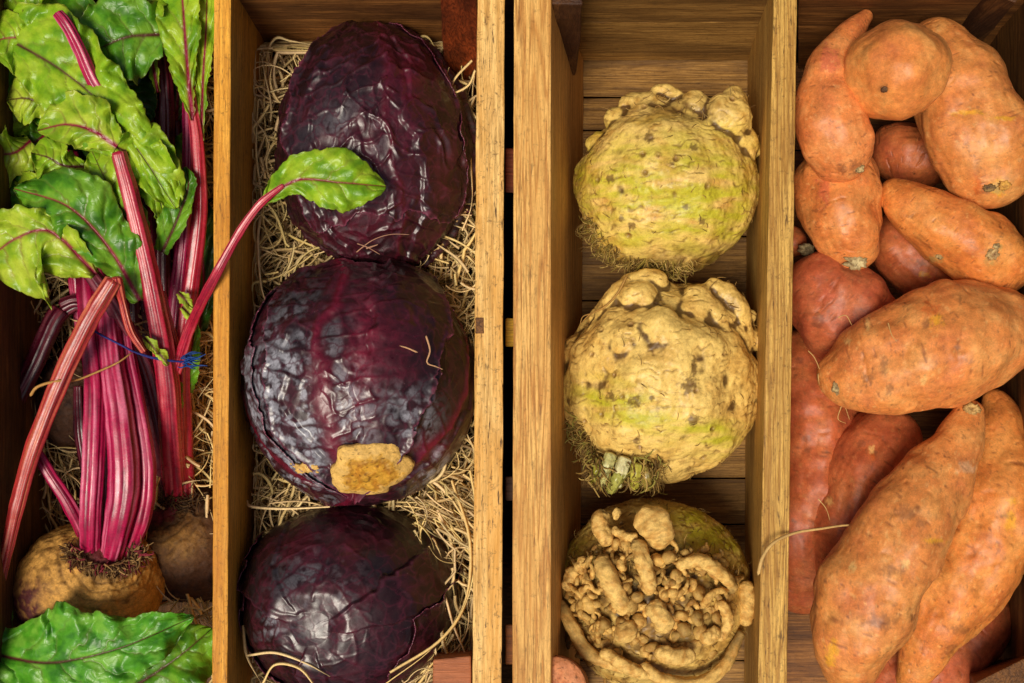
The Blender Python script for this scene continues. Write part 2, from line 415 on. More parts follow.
# ground under the crates, guessed blocks for the unidentified colours glimpsed in the gap
g = W(512, 341, 560)
V = np.array([[-4000, -4000, -560], [4000, -4000, -560], [4000, 4000, -560], [-4000, 4000, -560]], float)
M['ground'] = mat_wood('dark_ground', 'X', (14, 8, 4), (22, 13, 7), (9, 5, 3), 40, 0.3)
M['ground'].node_tree.nodes['Principled BSDF'].inputs['Specular IOR Level'].default_value = 0
o = link('ground', V, [[0, 1, 2, 3]], M['ground'], None, origin=g, smooth=False); o['kind'] = 'structure'
for k, (ya, yb, c, lab) in enumerate([(148, 192, (150, 72, 40), 'guessed reddish brown block down in the narrow gap between crates, the uppermost'),
                       (318, 346, (230, 180, 40), 'guessed yellow block down in the middle of the narrow dark gap between crates'),
                       (476, 500, (74, 46, 26), 'guessed dark brown block in the gap between crates, just below the yellow one'),
                       (624, 664, (150, 90, 40), 'guessed orange brown block in the gap between crates, the lowest one')]):
    M['sl%d' % k] = mat_wood('guessed_block_wood_%d' % k, 'X', tuple(int(v * .8) for v in c), c, tuple(int(v * .6) for v in c), 14, .3)
    e = empty('guessed_block', W(510, (ya + yb) / 2, 70), lab, 'guessed block', 'blocks in the gap between the crates')
    cc = [(505.5, ya, 34), (516.5, ya, 34), (516.5, yb, 34), (505.5, yb, 34), (505.5, ya, 70), (519, ya, 70), (519, yb, 70), (505.5, yb, 70)]
    o = slab('guessed_block', cc, M['sl%d' % k], e, (6, 8, 5), 0.5, 100 + k)
    # each guessed block is one mesh: make it the top-level thing itself
    o.parent = None; o.location = e.location
    for key in ('label', 'category', 'group'): o[key] = e[key]
    bpy.data.objects.remove(e)
    o.name = 'guessed_block'

# ------------------------------------------------------------------ cabbages
BODY = [None, None]
def cabbage(name, c, rad, axis, stumpside, ribs, label, seed, sub=8, shape=None, bloom_and_sheen=None, wr=1.0, rib_col=0.7, magenta=None):
    ctr = W(*c); s = 1 + c[2] / H
    root = empty(name, ctr, label, 'cabbage', 'red cabbages')
    D, F = ico(sub)
    A = np.array(axis, float); A /= np.linalg.norm(A)
    X = np.cross(A, [0, 0, 1.0]); X /= np.linalg.norm(X); Y = np.cross(A, X)
    ca = D @ A; th = np.arccos(np.clip(ca, -1, 1)); sn = np.sin(th) + 1e-4
    R0 = np.array(rad, float) * s; Rm = R0.mean()
    warp = fbm(D * 1.6, 3, seed + 20)
    phi = np.arctan2(D @ Y, D @ X) + 0.22 * warp * np.minimum(sn * 1.5, 1)
    h = fbm(D * 1.3, 2, seed) * 5.0 * wr
    ribm = np.zeros(len(D)); latm = np.zeros(len(D)); edge = np.zeros(len(D)); best = np.full(len(D), -1e9)
    for k, (pk, halfw, order, ribw) in enumerate(ribs):
        dp = (phi - math.radians(pk) + np.pi) % (2 * np.pi) - np.pi
        arc = dp * sn * Rm; w = math.radians(halfw) * (1 - 0.1 * (th / np.pi)) + 0.10 * fbm(D * 4 + k, 3, seed + 31)
        inside = sstep(-0.035, 0.02, w - np.abs(dp)) * sstep(3.0, 2.75, th + 0.15 * warp)
        lift = order * 3.2 * inside
        take = (inside > 0.5) & (order > best)
        fade = np.clip(1 - th / 2.7, 0, 1)
        rb = np.exp(-(arc / (ribw * (0.35 + fade))) ** 2)
        # side veins: leave the rib at an angle and arch forward
        u = th * Rm / 21.0 - 0.55 * (np.abs(arc) / 30.0) ** 0.85 + 0.30 * fbm(D * 3.0, 2, seed + 40 + k) + np.sign(dp) * 0.23
        fr = np.abs(u - np.round(u)) * 21.0
        lv = np.exp(-(fr / 1.8) ** 2) * np.clip(1.15 - np.abs(arc) / 120, 0.15, 1)
        eg = np.exp(-((w - np.abs(dp)) * sn * Rm / 2.5) ** 2)
        ribm = np.where(take, rb, ribm); latm = np.where(take, lv, latm); edge = np.where(take, eg, edge)
        h = np.where(take | (inside > 0.02), np.maximum(h, h * 0 + h + lift), h)
        best = np.where(take, order, best)
    P = D * Rm
    wv = np.stack([warp, fbm(D * 2.2, 2, seed + 9), warp * 0], 1)
    cr = ridged(P / 52 + wv * 0.7, 2, seed + 50); wrinkle = np.clip(cr - 0.5, 0, 1)
    W1, W2, WI = worley(P / 17 + .45 * np.stack([fbm(P / 14, 2, seed + a) for a in (81, 82, 83)], 1), seed); net = np.exp(-((W2 - W1) / .07) ** 2)
    lm = sstep(-.3, .2, fbm(P / 45, 2, seed + 66))
    h = h + ribm * 3.4 * rib_col + latm * 2.0 * wr * lm + wrinkle * 7.5 * wr + net * .45 * wr + fbm(P / 30, 2, seed + 60) * 2.4 * wr + edge * 1.4 + fbm(P / 7, 3, seed + 61) * .22 * wr
    rr = R0 if shape is None else R0
    V = D * R0 + D * h[:, None]
    if shape is not None: V = shape(V, D, th, A)
    V = V + ctr
    ax, ay = proj(V)
    base = lin((40, 16, 21)); deep = lin((22, 9, 12)); mag = lin((116, 18, 44)); rose = lin((120, 54, 76))
    n1 = fbm(P / 26, 4, seed + 70); n2 = fbm(P / 9, 4, seed + 71)
    C = mix(np.tile(base, (len(D), 1)), deep, sstep(-0.2, 0.5, n1))
    C = mix(C, lin((70, 24, 32)), sstep(0.05, 0.6, -n1 + 0.3 * n2) * 0.6)
    C = mix(C, mag, np.clip(ribm * rib_col, 0, 1)); C = mix(C, mag, np.clip(latm * 0.08, 0, 1))
    C = mix(C, rose, np.clip(edge * 0.25, 0, 1)); C = mix(C, lin((96, 34, 54)), net * .35)
    if magenta is not None: C = mix(C, mag, np.clip(magenta(ax, ay) * (0.55 + 0.6 * n2), 0, 0.8))
    if bloom_and_sheen is not None:  # greyish patches: waxy bloom plus sky reflection painted into the leaf colour
        F1, F2, I = worley(P / 15 + .5 * np.stack([n2, n1, fbm(P / 12, 2, seed + 5)], 1), seed); G1, G2, I = worley(P / 6 + .5 * np.stack([n1, n2, n2], 1), seed + 2)
        b = bloom_and_sheen(ax, ay) * (.25 + .75 * sstep(.02, .14, W2 - W1)) * (.55 + .45 * sstep(.02, .14, G2 - G1)) * sstep(-0.3, 0.15, n2 + 0.8 * n1) * (1 - np.clip(latm * 1.1 + ribm * 1.5 + wrinkle * 2.4, 0, 1))
        C = mix(C, lin((168, 168, 178)), np.clip(b, 0, 1) * 0.8)
    link('head', V, F, M['cabbage'], root, C); BODY[:] = [V + D * 1.5, D]
    # wrapper leaves with free, slightly curled edges
    for k, (pk, halfw, order, ribw) in list(enumerate(ribs))[:2]:
        dp = (phi - math.radians(pk + (14 if k else -10)) + np.pi) % (2 * np.pi) - np.pi
        w = math.radians(halfw * .8) * (1 - 0.12 * th / np.pi) + .12 * fbm(D * 4 + 3 * k, 4, seed + 131) + .02 * fbm(D * 22, 2, seed + 5)
        lim = 2.25 + .22 * fbm(D * 3.5, 3, seed + 132 + k)
        m = np.minimum((w - np.abs(dp)) * np.maximum(sn, .25), lim - th) * Rm
        keep = (m[F] > 0).all(1)
        Vl = V + D * (1.3 + k * .0 + 3.2 * np.exp(-(np.clip(m, 0, 99) / 5.5) ** 2) + .8 * fbm(P / 14, 2, seed + 140 + k))[:, None]
        used = np.unique(F[keep]); remap = np.full(len(V), -1); remap[used] = np.arange(len(used))
        Cl = mix(C, lin((150, 70, 96)), np.exp(-(np.clip(m, 0, 99) / 1.6) ** 2) * .6)
        lo = link('outer_leaf', Vl[used], remap[F[keep]], M['cabbage'], root, Cl[used])
        sd = lo.modifiers.new('thickness', 'SOLIDIFY'); sd.thickness = .9 * U; sd.offset = -1
    return root, A, ctr, R0
def gauss2(ax, ay, x, y, rx, ry): return np.exp(-((ax - x) / rx) ** 2 - ((ay - y) / ry) ** 2)

def stump_disc(parent, name, ctrpx, rpx, normal, col, seed, thick=8, lumps=0.25, curv=0):
    """rough cut stalk end: an irregular low dome"""
    D, F = ico(6); n = np.array(normal, float); n /= np.linalg.norm(n)
    X = np.cross(n, [0, 1.0, 0.2]); X /= np.linalg.norm(X); Y = np.cross(n, X)
    s = 1 + ctrpx[2] / H
    a = D @ X; b = D @ Y; c = D @ n; ang = np.arctan2(b, a)
    rr = 1 + lumps * fbm(np.stack([np.cos(ang), np.sin(ang), 0 * ang], 1) * (1.3 if rpx[0] > 12 else 2.2), 3, seed)
    rad = np.sqrt(a * a + b * b)
    dish = -0.25 * sstep(0.75, 0.2, rad) * (c > 0)
    P = (X * (a * rr * rpx[0])[:, None] + Y * (b * rr * rpx[1])[:, None] + n * ((np.sign(c) * np.abs(c) ** 0.6 + dish) * thick)[:, None]) * s
    if curv: P = P - n * (((P @ X) ** 2 + (P @ Y) ** 2) / (2 * curv))[:, None]
    P = P + n * (fbm(P / (14 if rpx[0] > 12 else 6), 4, seed + 3) * (2.2 if rpx[0] > 12 else 1.6))[:, None] + W(*ctrpx)
    nn = fbm(P / 7, 4, seed + 7)
    if curv: nn = nn + .6 * fbm(np.stack([np.cos(ang) * 5, np.sin(ang) * 5, rad * 1.5], 1), 3, seed + 8)
    C = mix(np.tile(lin(col[0]), (len(D), 1)), lin(col[1]), sstep(-0.2, 0.4, nn)); C = mix(C, lin(col[2]), sstep(0.55, 0.75, rad + .25 * nn) * 0.9)
    C = mix(C, lin((78, 46, 16)), sstep(0.32, 0.5, fbm(P / 3.2, 3, seed + 11)) * 0.7); C = mix(C, lin((110, 60, 40)), sstep(.2, -.25, c) * .8)
    if curv: C = mix(C, lin((150, 96, 30)), np.exp(-((rad - .55 + .1 * nn) / .05) ** 2) * .5)
    return link(name, P, F, M['stump'], parent, C)

def crust(root, V, DD, x, y, r, seed, ry=None, light=(186, 160, 108), deep=(104, 76, 44), lumps=.45, thick=None, tilt=.35, rim=None):
    ax, ay = proj(V); q = (ax - x) ** 2 + (ay - y) ** 2
    near = np.where((q < 16) & (V[:, 2] > np.median(V[:, 2])))[0]
    if len(near) == 0: near = np.argsort(q)[:8]
    k = near[np.argmax(V[near, 2])]; n = DD[k] / np.linalg.norm(DD[k]); n = n + np.array([0, 0, tilt]); p = V[k]
    stump_disc(root, 'root_end' if r < 14 else 'cut_end', (ax[k], ay[k], -p[2]), (r, ry or r * .85), n, (light, deep, rim or tuple(.5 * a + .5 * b for a, b in zip(light, deep))), seed + 3, thick or r * .38, lumps, 105 if r > 13 else 0)
# first: tall, wrinkled
def shp1(V, D, th, A):
    V = V.copy()
    V[:, 0] *= 1 - 0.05 * D[:, 1]; return V
cab1, A1, c1, R1 = cabbage('red_cabbage', (374, 151, 112), (87, 112, 92), (-0.10, 0.97, -0.05), 0,
    [(-64, 70, 3, 6), (10, 66, 1, 6), (-170, 62, 1, 6), (70, 80, 2, 6), (130, 70, 1, 6)],
    'tall wrinkled dark red cabbage, topmost in its box, with a green leaf lying over it', 5, shape=shp1, wr=.85, rib_col=.3,
    magenta=lambda x, y: 0.55 * gauss2(x, y, 408, 78, 16, 30) + 0.5 * gauss2(x, y, 356, 226, 40, 16) + 0.3 * gauss2(x, y, 390, 150, 60, 60),
    bloom_and_sheen=lambda x, y: 0.3 * gauss2(x, y, 352, 135, 34, 30))
stump_disc(cab1, 'stalk_end', (338, 38, 116), (17, 9), (-0.3, 0.75, 0.5), ((150, 104, 70), (176, 128, 84), (120, 72, 56)), 3, 6)
# second: shiny with cut stalk
cab2, A2, c2, R2 = cabbage('red_cabbage', (361, 383, 92), (108, 113, 98), (0.06, -0.80, 0.56), 0,
    [(-88, 58, 3, 8), (-12, 60, 1, 5), (-166, 62, 2, 6), (60, 66, 1, 6), (120, 66, 1, 6)],
    'big shiny red cabbage in the middle of its box, showing its pale cut stalk', 8, wr=0.5, rib_col=0.7,
    magenta=lambda x, y: 1.0 * gauss2(x, y, 362, 365, 18, 75) + 0.5 * gauss2(x, y, 385, 340, 34, 40) + 0.8 * gauss2(x, y, 428, 446, 22, 14),
    bloom_and_sheen=lambda x, y: 1.3 * gauss2(x, y, 288, 395, 52, 70) + 1.2 * gauss2(x, y, 408, 415, 24, 22) + 0.9 * gauss2(x, y, 340, 420, 28, 30) + 1.0 * gauss2(x, y, 430, 468, 30, 20) + .8 * gauss2(x, y, 300, 480, 40, 25))
crust(cab2, BODY[0], BODY[1], 369, 477, 44, 5, 33, (206, 152, 50), (180, 120, 30), lumps=.3, thick=7.5, tilt=.05, rim=(224, 180, 98))
crust(cab2, BODY[0], BODY[1], 303, 470, 14, 9, 7, (230, 190, 110), (206, 156, 76), lumps=.7, thick=2.5)
# third: dull, dark
cab3, A3, c3, R3 = cabbage('red_cabbage', (350, 598, 108), (101, 92, 92), (0.15, 0.1, -1.0), 0,
    [(100, 90, 1, 5), (-20, 80, 2, 5), (220, 80, 2, 5)],
    'dark dusty red cabbage at the bottom of its box, the lowest of the three', 13, wr=0.3, rib_col=0.1,
    magenta=lambda x, y: 0.28 * gauss2(x, y, 345, 620, 50, 35) + 0.25 * gauss2(x, y, 322, 540, 40, 25),
    bloom_and_sheen=lambda x, y: 0.3 * gauss2(x, y, 318, 590, 40, 45) + 0.6 * gauss2(x, y, 272, 628, 14, 18))

# ------------------------------------------------------------------ straw
def straw(name, nstr, place, label, seed, xlim, width=(.6, 2.3), parent=None, explicit=()):
    R = random.Random(seed); S = Soup()
    def strand(pts, w, tint):
        n = len(pts); P = np.array([W(*p) for p in pts])
        T, N, B = frames(P)
        roll = R.uniform(0, 6.28) * 0 + R.uniform(-0.7, 0.7); tw = R.uniform(-2.5, 2.5)
        a = roll + tw * np.linspace(0, 1, n)
        X = N * np.cos(a)[:, None] + B * np.sin(a)[:, None]; Y = -N * np.sin(a)[:, None] + B * np.cos(a)[:, None]
        ww = w * (0.75 + 0.25 * np.sin(np.linspace(0.3, 2.9, n)))
        V = np.stack([P + X * ww[:, None] + Y * .25, P + Y * 0.35, P - X * ww[:, None] + Y * .1, P - Y * 0.3], 1).reshape(-1, 3)
        c = lin((236, 206, 146)) * tint
        c = c * np.array([1, R.uniform(.93, 1.02), R.uniform(.75, 1.05)])
        S.add(V, grid_faces(n, 4), np.tile(c, (len(V), 1)))
    for k in range(nstr):
        x, y, d, hd = place(R)
        n = R.choice((4, 7, 10, 14, 20, 26)); st = R.uniform(3.5, 6.0); cv = R.gauss(0, .10); pts = []
        if hd is None: hd = R.uniform(0, 6.28)
        sl = R.uniform(-.35, .35)
        for i in range(n):
            x = min(max(x, xlim(d)[0]), xlim(d)[1]); y = max(y, 30 + .2 * (215 - d)); d = min(d, 250); pts.append((x, y, d)); x += math.cos(hd) * st; y += math.sin(hd) * st; d += sl * st * .5; sl += R.gauss(0, .12) - sl * .05
            hd += cv; cv += R.gauss(0, .025)
            if R.random() < .04: hd += R.gauss(0, .8)
        strand(pts, R.uniform(*width), R.uniform(.6, 1.15))
    for e in explicit:
        strand([tuple(p) for p in catmull(e, 26)], R.uniform(1.5, 2.1), R.uniform(1.0, 1.2))
    o = S.link(name, M['straw'], parent, smooth=False); tag(o, label, 'wood wool', kind='stuff'); return o
cabs = [(374, 148, 93, 119), (361, 383, 110, 118), (350, 598, 101, 92)]
def place_cab(R):
    while True:
        y = R.uniform(30, 690); x = R.uniform(250, 478)
        best = min(((x - a) / b) ** 2 + ((y - c) / e) ** 2 for a, c, b, e in cabs)
        if best < 0.72: continue
        d = R.uniform(95, 190) if y > 80 else R.uniform(125, 190)
        hd = None
        if y > 470 and x > 400 and R.random() < .7:
            hd = math.atan2(y - 598, x - 350) + math.pi / 2 + R.gauss(0, .25); d -= 30
        if not (262 - y * .015 < x < 474): continue
        return x, y, d, hd
ex = [[(441, 668, 60), (420, 676, 40), (395, 690, 35)], [(470, 470, 60), (478, 520, 50), (474, 570, 45), (462, 610, 45), (430, 650, 35), (385, 684, 30)],
      [(452, 480, 70), (470, 540, 60), (466, 600, 50), (440, 640, 35), (390, 672, 25)], [(243, 625, 60), (247, 655, 50), (262, 684, 50)],
      [(247, 655, 45), (275, 652, 20), (305, 662, 8), (330, 676, 6)], [(262, 684, 35), (275, 664, 20), (300, 668, 6), (318, 690, 5)],
      [(247, 500, 80), (252, 506, 70), (285, 508, 70), (330, 506, 60)], [(262, 210, 110), (258, 240, 100), (262, 290, 90), (276, 320, 95)],
      [(262, 60, 140), (275, 38, 120), (290, 40, 120), (310, 44, 125)], [(404, 48, 130), (425, 36, 120), (438, 55, 110), (450, 90, 110)],
      [(430, 50, 120), (455, 80, 110), (468, 115, 100)], [(475, 70, 60), (468, 85, 70), (452, 92, 80), (455, 78, 85), (472, 60, 60)],
      [(340, 46, 100), (350, 30, 90), (378, 25, 80)], [(262, 210, 120), (300, 200, 110), (330, 215, 115)], [(262, 230, 130), (290, 235, 110), (320, 260, 112)],
      [(470, 150, 90), (472, 200, 90), (462, 230, 100)], [(268, 50, 130), (264, 90, 110), (266, 140, 110), (272, 170, 110)], [(258, 100, 110), (256, 150, 100), (262, 200, 100)]]
straw('wood_wool', 3400, place_cab, 'curled pale wood wool packed around the three red cabbages', 5, lambda d: (236 + 46 * d / 262, 476 + 6 * d / 262), explicit=ex)
def place_beet(R):
    while True:
        y = R.uniform(0, 690); x = R.uniform(18, 216)
        if y > 480 and 30 < x < 200 and R.random() < .8: continue
        if ((x - 78) / 36) ** 2 + ((y - 398) / 50) ** 2 < 1: continue
        hd = None
        if y > 300 and x < 80 and R.random() < .7: hd = math.pi / 2 + R.gauss(0, .3)
        return x, y, R.uniform(112, 190), hd
straw('wood_wool', 2800, place_beet, 'curled wood wool lying in the shade under the beetroots and their stalks', 6, lambda d: (4 + 66 * d / 262, 214 + 36 * d / 262))

# ------------------------------------------------------------------ sweet potatoes
def spotmask(ax, ay, V, spots):
    out = {}
    for (x, y, r, kind, *e) in spots:
        ex, ey = (e + [1, 1])[:2] if e else (1, 1)
        n = fbm(np.stack([ax, ay, 0 * ax], 1) / (r * 0.45 + 1.2), 4, int(x) % 50)
        g = np.exp(-(((ax - x) / (r * ex)) ** 2 + ((ay - y) / (r * ey)) ** 2))
        n4 = fbm(np.stack([ax, ay, 0 * ax], 1) / 2.2, 2, 4); m = sstep(0.30, 0.75, g + 0.5 * n + .35 * n4) * sstep(.05, .25, g)
        out[kind] = np.maximum(out.get(kind, 0), m)
    return out
def pot_color(P, V, seed, red, spots, along=None):
    n1 = fbm(P / 34, 3, seed + 1); n2 = fbm(P / 11, 4, seed + 2); n3 = fbm(P / 4, 3, seed + 3)
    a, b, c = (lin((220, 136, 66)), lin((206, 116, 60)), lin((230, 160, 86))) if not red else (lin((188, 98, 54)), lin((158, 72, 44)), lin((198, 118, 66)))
    C = mix(np.tile(a, (len(P), 1)), b, sstep(-0.3, 1.2, n1 + 0.5 * n2)); C = mix(C, c, sstep(-0.2, 0.8, -n1 + 0.5 * n2) * 0.8)
    C = mix(C, C * 0.8, sstep(0.2, 0.6, n3 + 0.4 * n2) * 0.5)
    F1, F2, I = worley(P / 15, seed)
    sel = (I % 5 == 0)
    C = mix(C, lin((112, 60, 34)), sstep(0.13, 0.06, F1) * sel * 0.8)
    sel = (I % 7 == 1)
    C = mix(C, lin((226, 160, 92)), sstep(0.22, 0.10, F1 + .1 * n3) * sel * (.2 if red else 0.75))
    ax, ay = proj(V)
    pal = {'dark': (84, 56, 38), 'yellow': (232, 168, 40), 'pale': (236, 188, 110), 'grey': (216, 164, 116), 'scar': (190, 158, 92), 'pink': (206, 108, 70), 'orange': (212, 106, 44)}
    for k, m in spotmask(ax, ay, V, spots).items():
        C = mix(C, lin(pal[k]), m * (0.45 if k == 'dark' else 0.7))
    return C
def hairs(parent, lines, name='root_hair', r=0.55, col=(206, 168, 104), m='hair'):
    for ln in lines:
        rr = r
        if isinstance(ln, tuple): ln, rr = ln
        V, F, s, ph = tube(ln, np.linspace(rr, rr * .45, len(ln)), 24, 6, noise=0.15, nscale=4)
        link(name, V, F, M[m], parent, np.tile(lin(col), (len(V), 1)))
def potato(ctrl, rad, label, seed, red=False, spots=(), cap=(1, 1), ends=(0, 0), scars=(), nu=230, nv=200, bend=1.0, hair=(), lump=1.0):
    ctrl = np.array(ctrl, float)
    mid = W(*ctrl[len(ctrl) // 2]); root = empty('sweet_potato', mid, label, 'sweet potato', 'sweet potatoes')
    C, R, D, ph, s, L, T = sweep(ctrl, rad, nu, nv, cap)
    g = np.repeat(R, nv)
    V0 = (C[:, None, :] + D * R[:, None, None]).reshape(-1, 3); DD = D.reshape(-1, 3)
    k = np.clip(g / 30, 0.05, 1.3)
    h = fbm(V0 / 55, 2, seed) * 6.0 * k * lump + fbm(V0 / 24, 2, seed + 5) * 1.0 * k * lump + fbm(V0 / 6, 3, seed + 9) * .22 * k
    # faint creases across and along the root
    sv = np.repeat(s, nv); pv = np.tile(ph, nu)
    cre = np.exp(-(((sv / 34 + 0.25 * fbm(V0 / 25, 2, seed + 12)) % 1 - 0.5) / 0.045) ** 2) * sstep(0.1, 0.45, fbm(V0 / 22, 2, seed + 13))
    h = h - cre * 1.1 * k
    al = np.repeat(R, nv) * pv
    q = np.stack([sv / 1.8, np.cos(pv) * 2.6, np.sin(pv) * 2.6], 1); ln = sstep(.38, .55, fbm(q, 2, seed + 21)) * sstep(-.05, .3, fbm(V0 / 16, 2, seed + 22)); h = h - ln * .5
    q = np.stack([np.cos(pv) * 4, np.sin(pv) * 4, sv / 60], 1); lg = fbm(q, 3, seed + 23); h = h + lg * .6 * k
    V = V0 + DD * h[:, None]
    Cc = pot_color(V0, V, seed, red, spots)
    Cc = mix(Cc, Cc * 0.6, cre * 0.4); Cc = mix(Cc, lin((120, 66, 38)), ln * .6)
    Cc = mix(Cc, Cc * np.array([.8, .66, .6]), sstep(.1, .6, lg) * .3)
    sc = fbm(V0 / 7 + 30, 4, seed + 24) + .5 * fbm(V0 / 2, 2, seed + 25); Cc = mix(Cc, lin((128, 84, 52)), sstep(.45, .65, sc) * .5); Cc = mix(Cc, lin((232, 170, 98)), sstep(.45, .6, -sc) * (.2 if red else .6))
    rr_ = random.Random(seed); Cc = Cc * np.array([1, 1 + rr_.uniform(-.08, .06), 1 + rr_.uniform(-.15, .15)]) * rr_.uniform(.92, 1.05)
    for e, on in enumerate(ends):
        if on:
            dist = sv if e == 0 else L - sv
            n = fbm(V0 / 5, 3, seed + 30)
            Cc = mix(Cc, lin((158, 112, 66)), sstep(on, on * 0.35, dist + 3 * n) * 0.9)
    link('flesh_body' if False else 'skin', V, grid_faces(nu, nv), M['potato'], root, Cc)
    for (x, y, r, *rest) in scars: crust(root, V, DD, x, y, r, seed, *rest)
    hairs(root, hair)
    return root
# upper layer
potato([(869, 12, 74), (852, 32, 60), (832, 66, 48), (828, 104, 40), (838, 144, 42), (853, 178, 56)], [6, 14, 23, 32, 34, 22],
       'curved boomerang shaped sweet potato against the divider at the top of its box', 1, cap=(1, .9), scars=[(862, 171, 5)],
       spots=[(856, 167, 9, 'dark'), (830, 60, 10, 'pink', 1, 1.6), (842, 168, 6, 'dark')])
potato([(920, 24, 84), (946, 60, 70), (968, 108, 60), (986, 154, 62), (1001, 205, 80)], [18, 38, 50, 50, 29],
       'large plump sweet potato at the top right, lying behind the small round one', 2, cap=(1, 1), scars=[(988, 191, 6, 4, (150, 120, 70), (84, 60, 34)), (1002, 187, 6, 5, (214, 160, 70), (160, 110, 50))],
       spots=[(986, 190, 6, 'dark', 1.4, .6), (999, 187, 9, 'yellow'), (999, 187, 7, 'scar'), (966, 112, 10, 'yellow', 1.8, .3), (1004, 118, 8, 'yellow', 1.6, .3), (978, 184, 9, 'orange', .6, 1.3)])
# round one, seen end-on
def blob_potato(c, rad, label, seed, spots, red=False):
    ctr = W(*c); s = 1 + c[2] / H; root = empty('sweet_potato', ctr, label, 'sweet potato', 'sweet potatoes')
    D, F = ico(7); P = D * np.array(rad) * s
    # slightly squared-off outline
    sq = 1 / (np.abs(D[:, 0]) ** 2.5 + np.abs(D[:, 1]) ** 2.5 + np.abs(D[:, 2]) ** 2.5) ** (1 / 2.5)
    P = P * (0.97 + 0.03 * sq)[:, None]
    P = P + D * (fbm(P / 60, 2, seed + 6) * 8 + fbm(P / 22, 2, seed + 3) * 1.3 + fbm(P / 6, 3, seed + 4) * .3)[:, None]
    V = P + ctr; C = pot_color(P, V, seed, red, spots)
    link('skin', V, F, M['potato'], root, C); return root
bp = blob_potato((895, 71, 16), (53, 50, 56), 'small round sweet potato seen end-on, lying on top of its neighbours', 21, [(884, 89, 5, 'dark'), (884, 89, 3, 'scar')])
stump_disc(bp, 'root_end', (884, 89, -40), (3.2, 3.0), (0, 0, 1), ((96, 66, 42), (140, 104, 62), (80, 52, 34)), 4, 3)
potato([(838, 140, 108), (838, 190, 92), (844, 232, 86), (855, 272, 96)], [34, 42, 36, 19],
       'stubby sweet potato with a crusty cut end, tucked under the curved one by the divider', 3, cap=(1, .8), scars=[(856, 266, 12, 7, (200, 180, 130), (120, 96, 60))],
       spots=[(816, 210, 3.5, 'dark', 1.1, .8), (834, 226, 2, 'dark'), (824, 190, 14, 'pink', .6, 1.4), (812, 252, 8, 'pink')])
potato([(884, 182, 84), (905, 200, 74), (942, 226, 64), (985, 254, 62), (1026, 276, 74)], [7, 23, 34, 36, 24],
       'smooth tapered sweet potato lying across the box with grey scars near its right end', 4, scars=[(991, 257, 6, 6, (206, 176, 120), (150, 112, 66)), (1000, 245, 3.5), (936, 258, 3.5)], cap=(1, 1),
       spots=[(990, 258, 7, 'scar', 1, 1.1), (1000, 246, 4, 'scar'), (998, 240, 2.5, 'dark'), (936, 258, 6, 'scar', 1.3, .8), (990, 258, 3, 'dark'), (1020, 288, 7, 'dark')])
potato([(831, 394, 70), (852, 378, 50), (893, 362, 34), (943, 346, 28), (988, 330, 40), (1022, 318, 64)], [15, 39, 55, 61, 51, 25],
       'big fat sweet potato in the middle of the box with a bright yellow graze', 5, cap=(.9, 1), scars=[(833, 388, 5, 7)],
       spots=[(937, 320, 8, 'yellow'), (926, 324, 5, 'dark', .8, 1.2), (868, 322, 6, 'pale', .6, 1.4), (847, 341, 4, 'pale'), (930, 308, 9, 'orange'), (884, 366, 7, 'dark', .6, 1.4), (890, 388, 6, 'dark', .6, 1.3), (868, 378, 8, 'dark', 1, .8), (924, 380, 5, 'pale', .8, 1.2), (958, 345, 5, 'dark', .5, 2), (960, 300, 4, 'dark', .5, 1.3)],
       hair=[[(808, 350, 40), (815, 358, 38), (822, 375, 45), (826, 384, 50)], [(838, 317, 30), (846, 315, 20), (852, 325, 25)], [(826, 384, 50), (818, 372, 40), (823, 392, 45), (842, 402, 40), (850, 420, 45)], [(842, 404, 40), (838, 418, 40), (846, 423, 45)], [(888, 322, -26), (892, 335, -31), (897, 341, -32)]])
potato([(974, 400, 34), (957, 446, 26), (925, 495, 14), (887, 552, 6), (862, 610, 6), (852, 657, 16), (850, 697, 34)], [10, 26, 41, 49, 50, 35, 11],
       'long light orange sweet potato lying on top of the others at the bottom', 6, cap=(.6, 1), scars=[(971, 405, 9, 6, (196, 160, 96), (130, 96, 54))],
       spots=[(967, 467, 10, 'grey', 1, .7), (908, 512, 11, 'dark', 1.3, .9), (920, 524, 6, 'dark'), (893, 570, 10, 'dark', 1.2, .6), (906, 563, 5, 'pale'), (853, 566, 5, 'pale', 1, 1), (880, 622, 14, 'dark', 1.2, .7), (832, 650, 12, 'yellow', .6, 1.2), (830, 660, 6, 'yellow'), (934, 540, 8, 'yellow', 1.5, .3), (940, 544, 5, 'dark')],
       hair=[([(758, 575, -14), (763, 556, -16), (775, 541, -14), (796, 532, -2), (822, 528, 4), (842, 525, 10), (862, 524, 14)], 2.0), [(818, 498, 20), (826, 508, 18), (830, 520, 20)]])
potato([(990, 388, 96), (1002, 430, 84), (1002, 490, 74), (972, 560, 72), (935, 622, 76), (905, 690, 92)], [7, 28, 47, 48, 34, 11],
       'long sweet potato running down the right side, half hidden by the light orange one', 7, cap=(1, 1),
       spots=[(1010, 520, 10, 'yellow', .6, 1.2), (1012, 500, 5, 'yellow'), (960, 630, 9, 'dark', 1.1, .7), (950, 650, 8, 'dark'), (998, 551, 3, 'dark'), (1006, 515, 6, 'dark', 1.5, .5)])
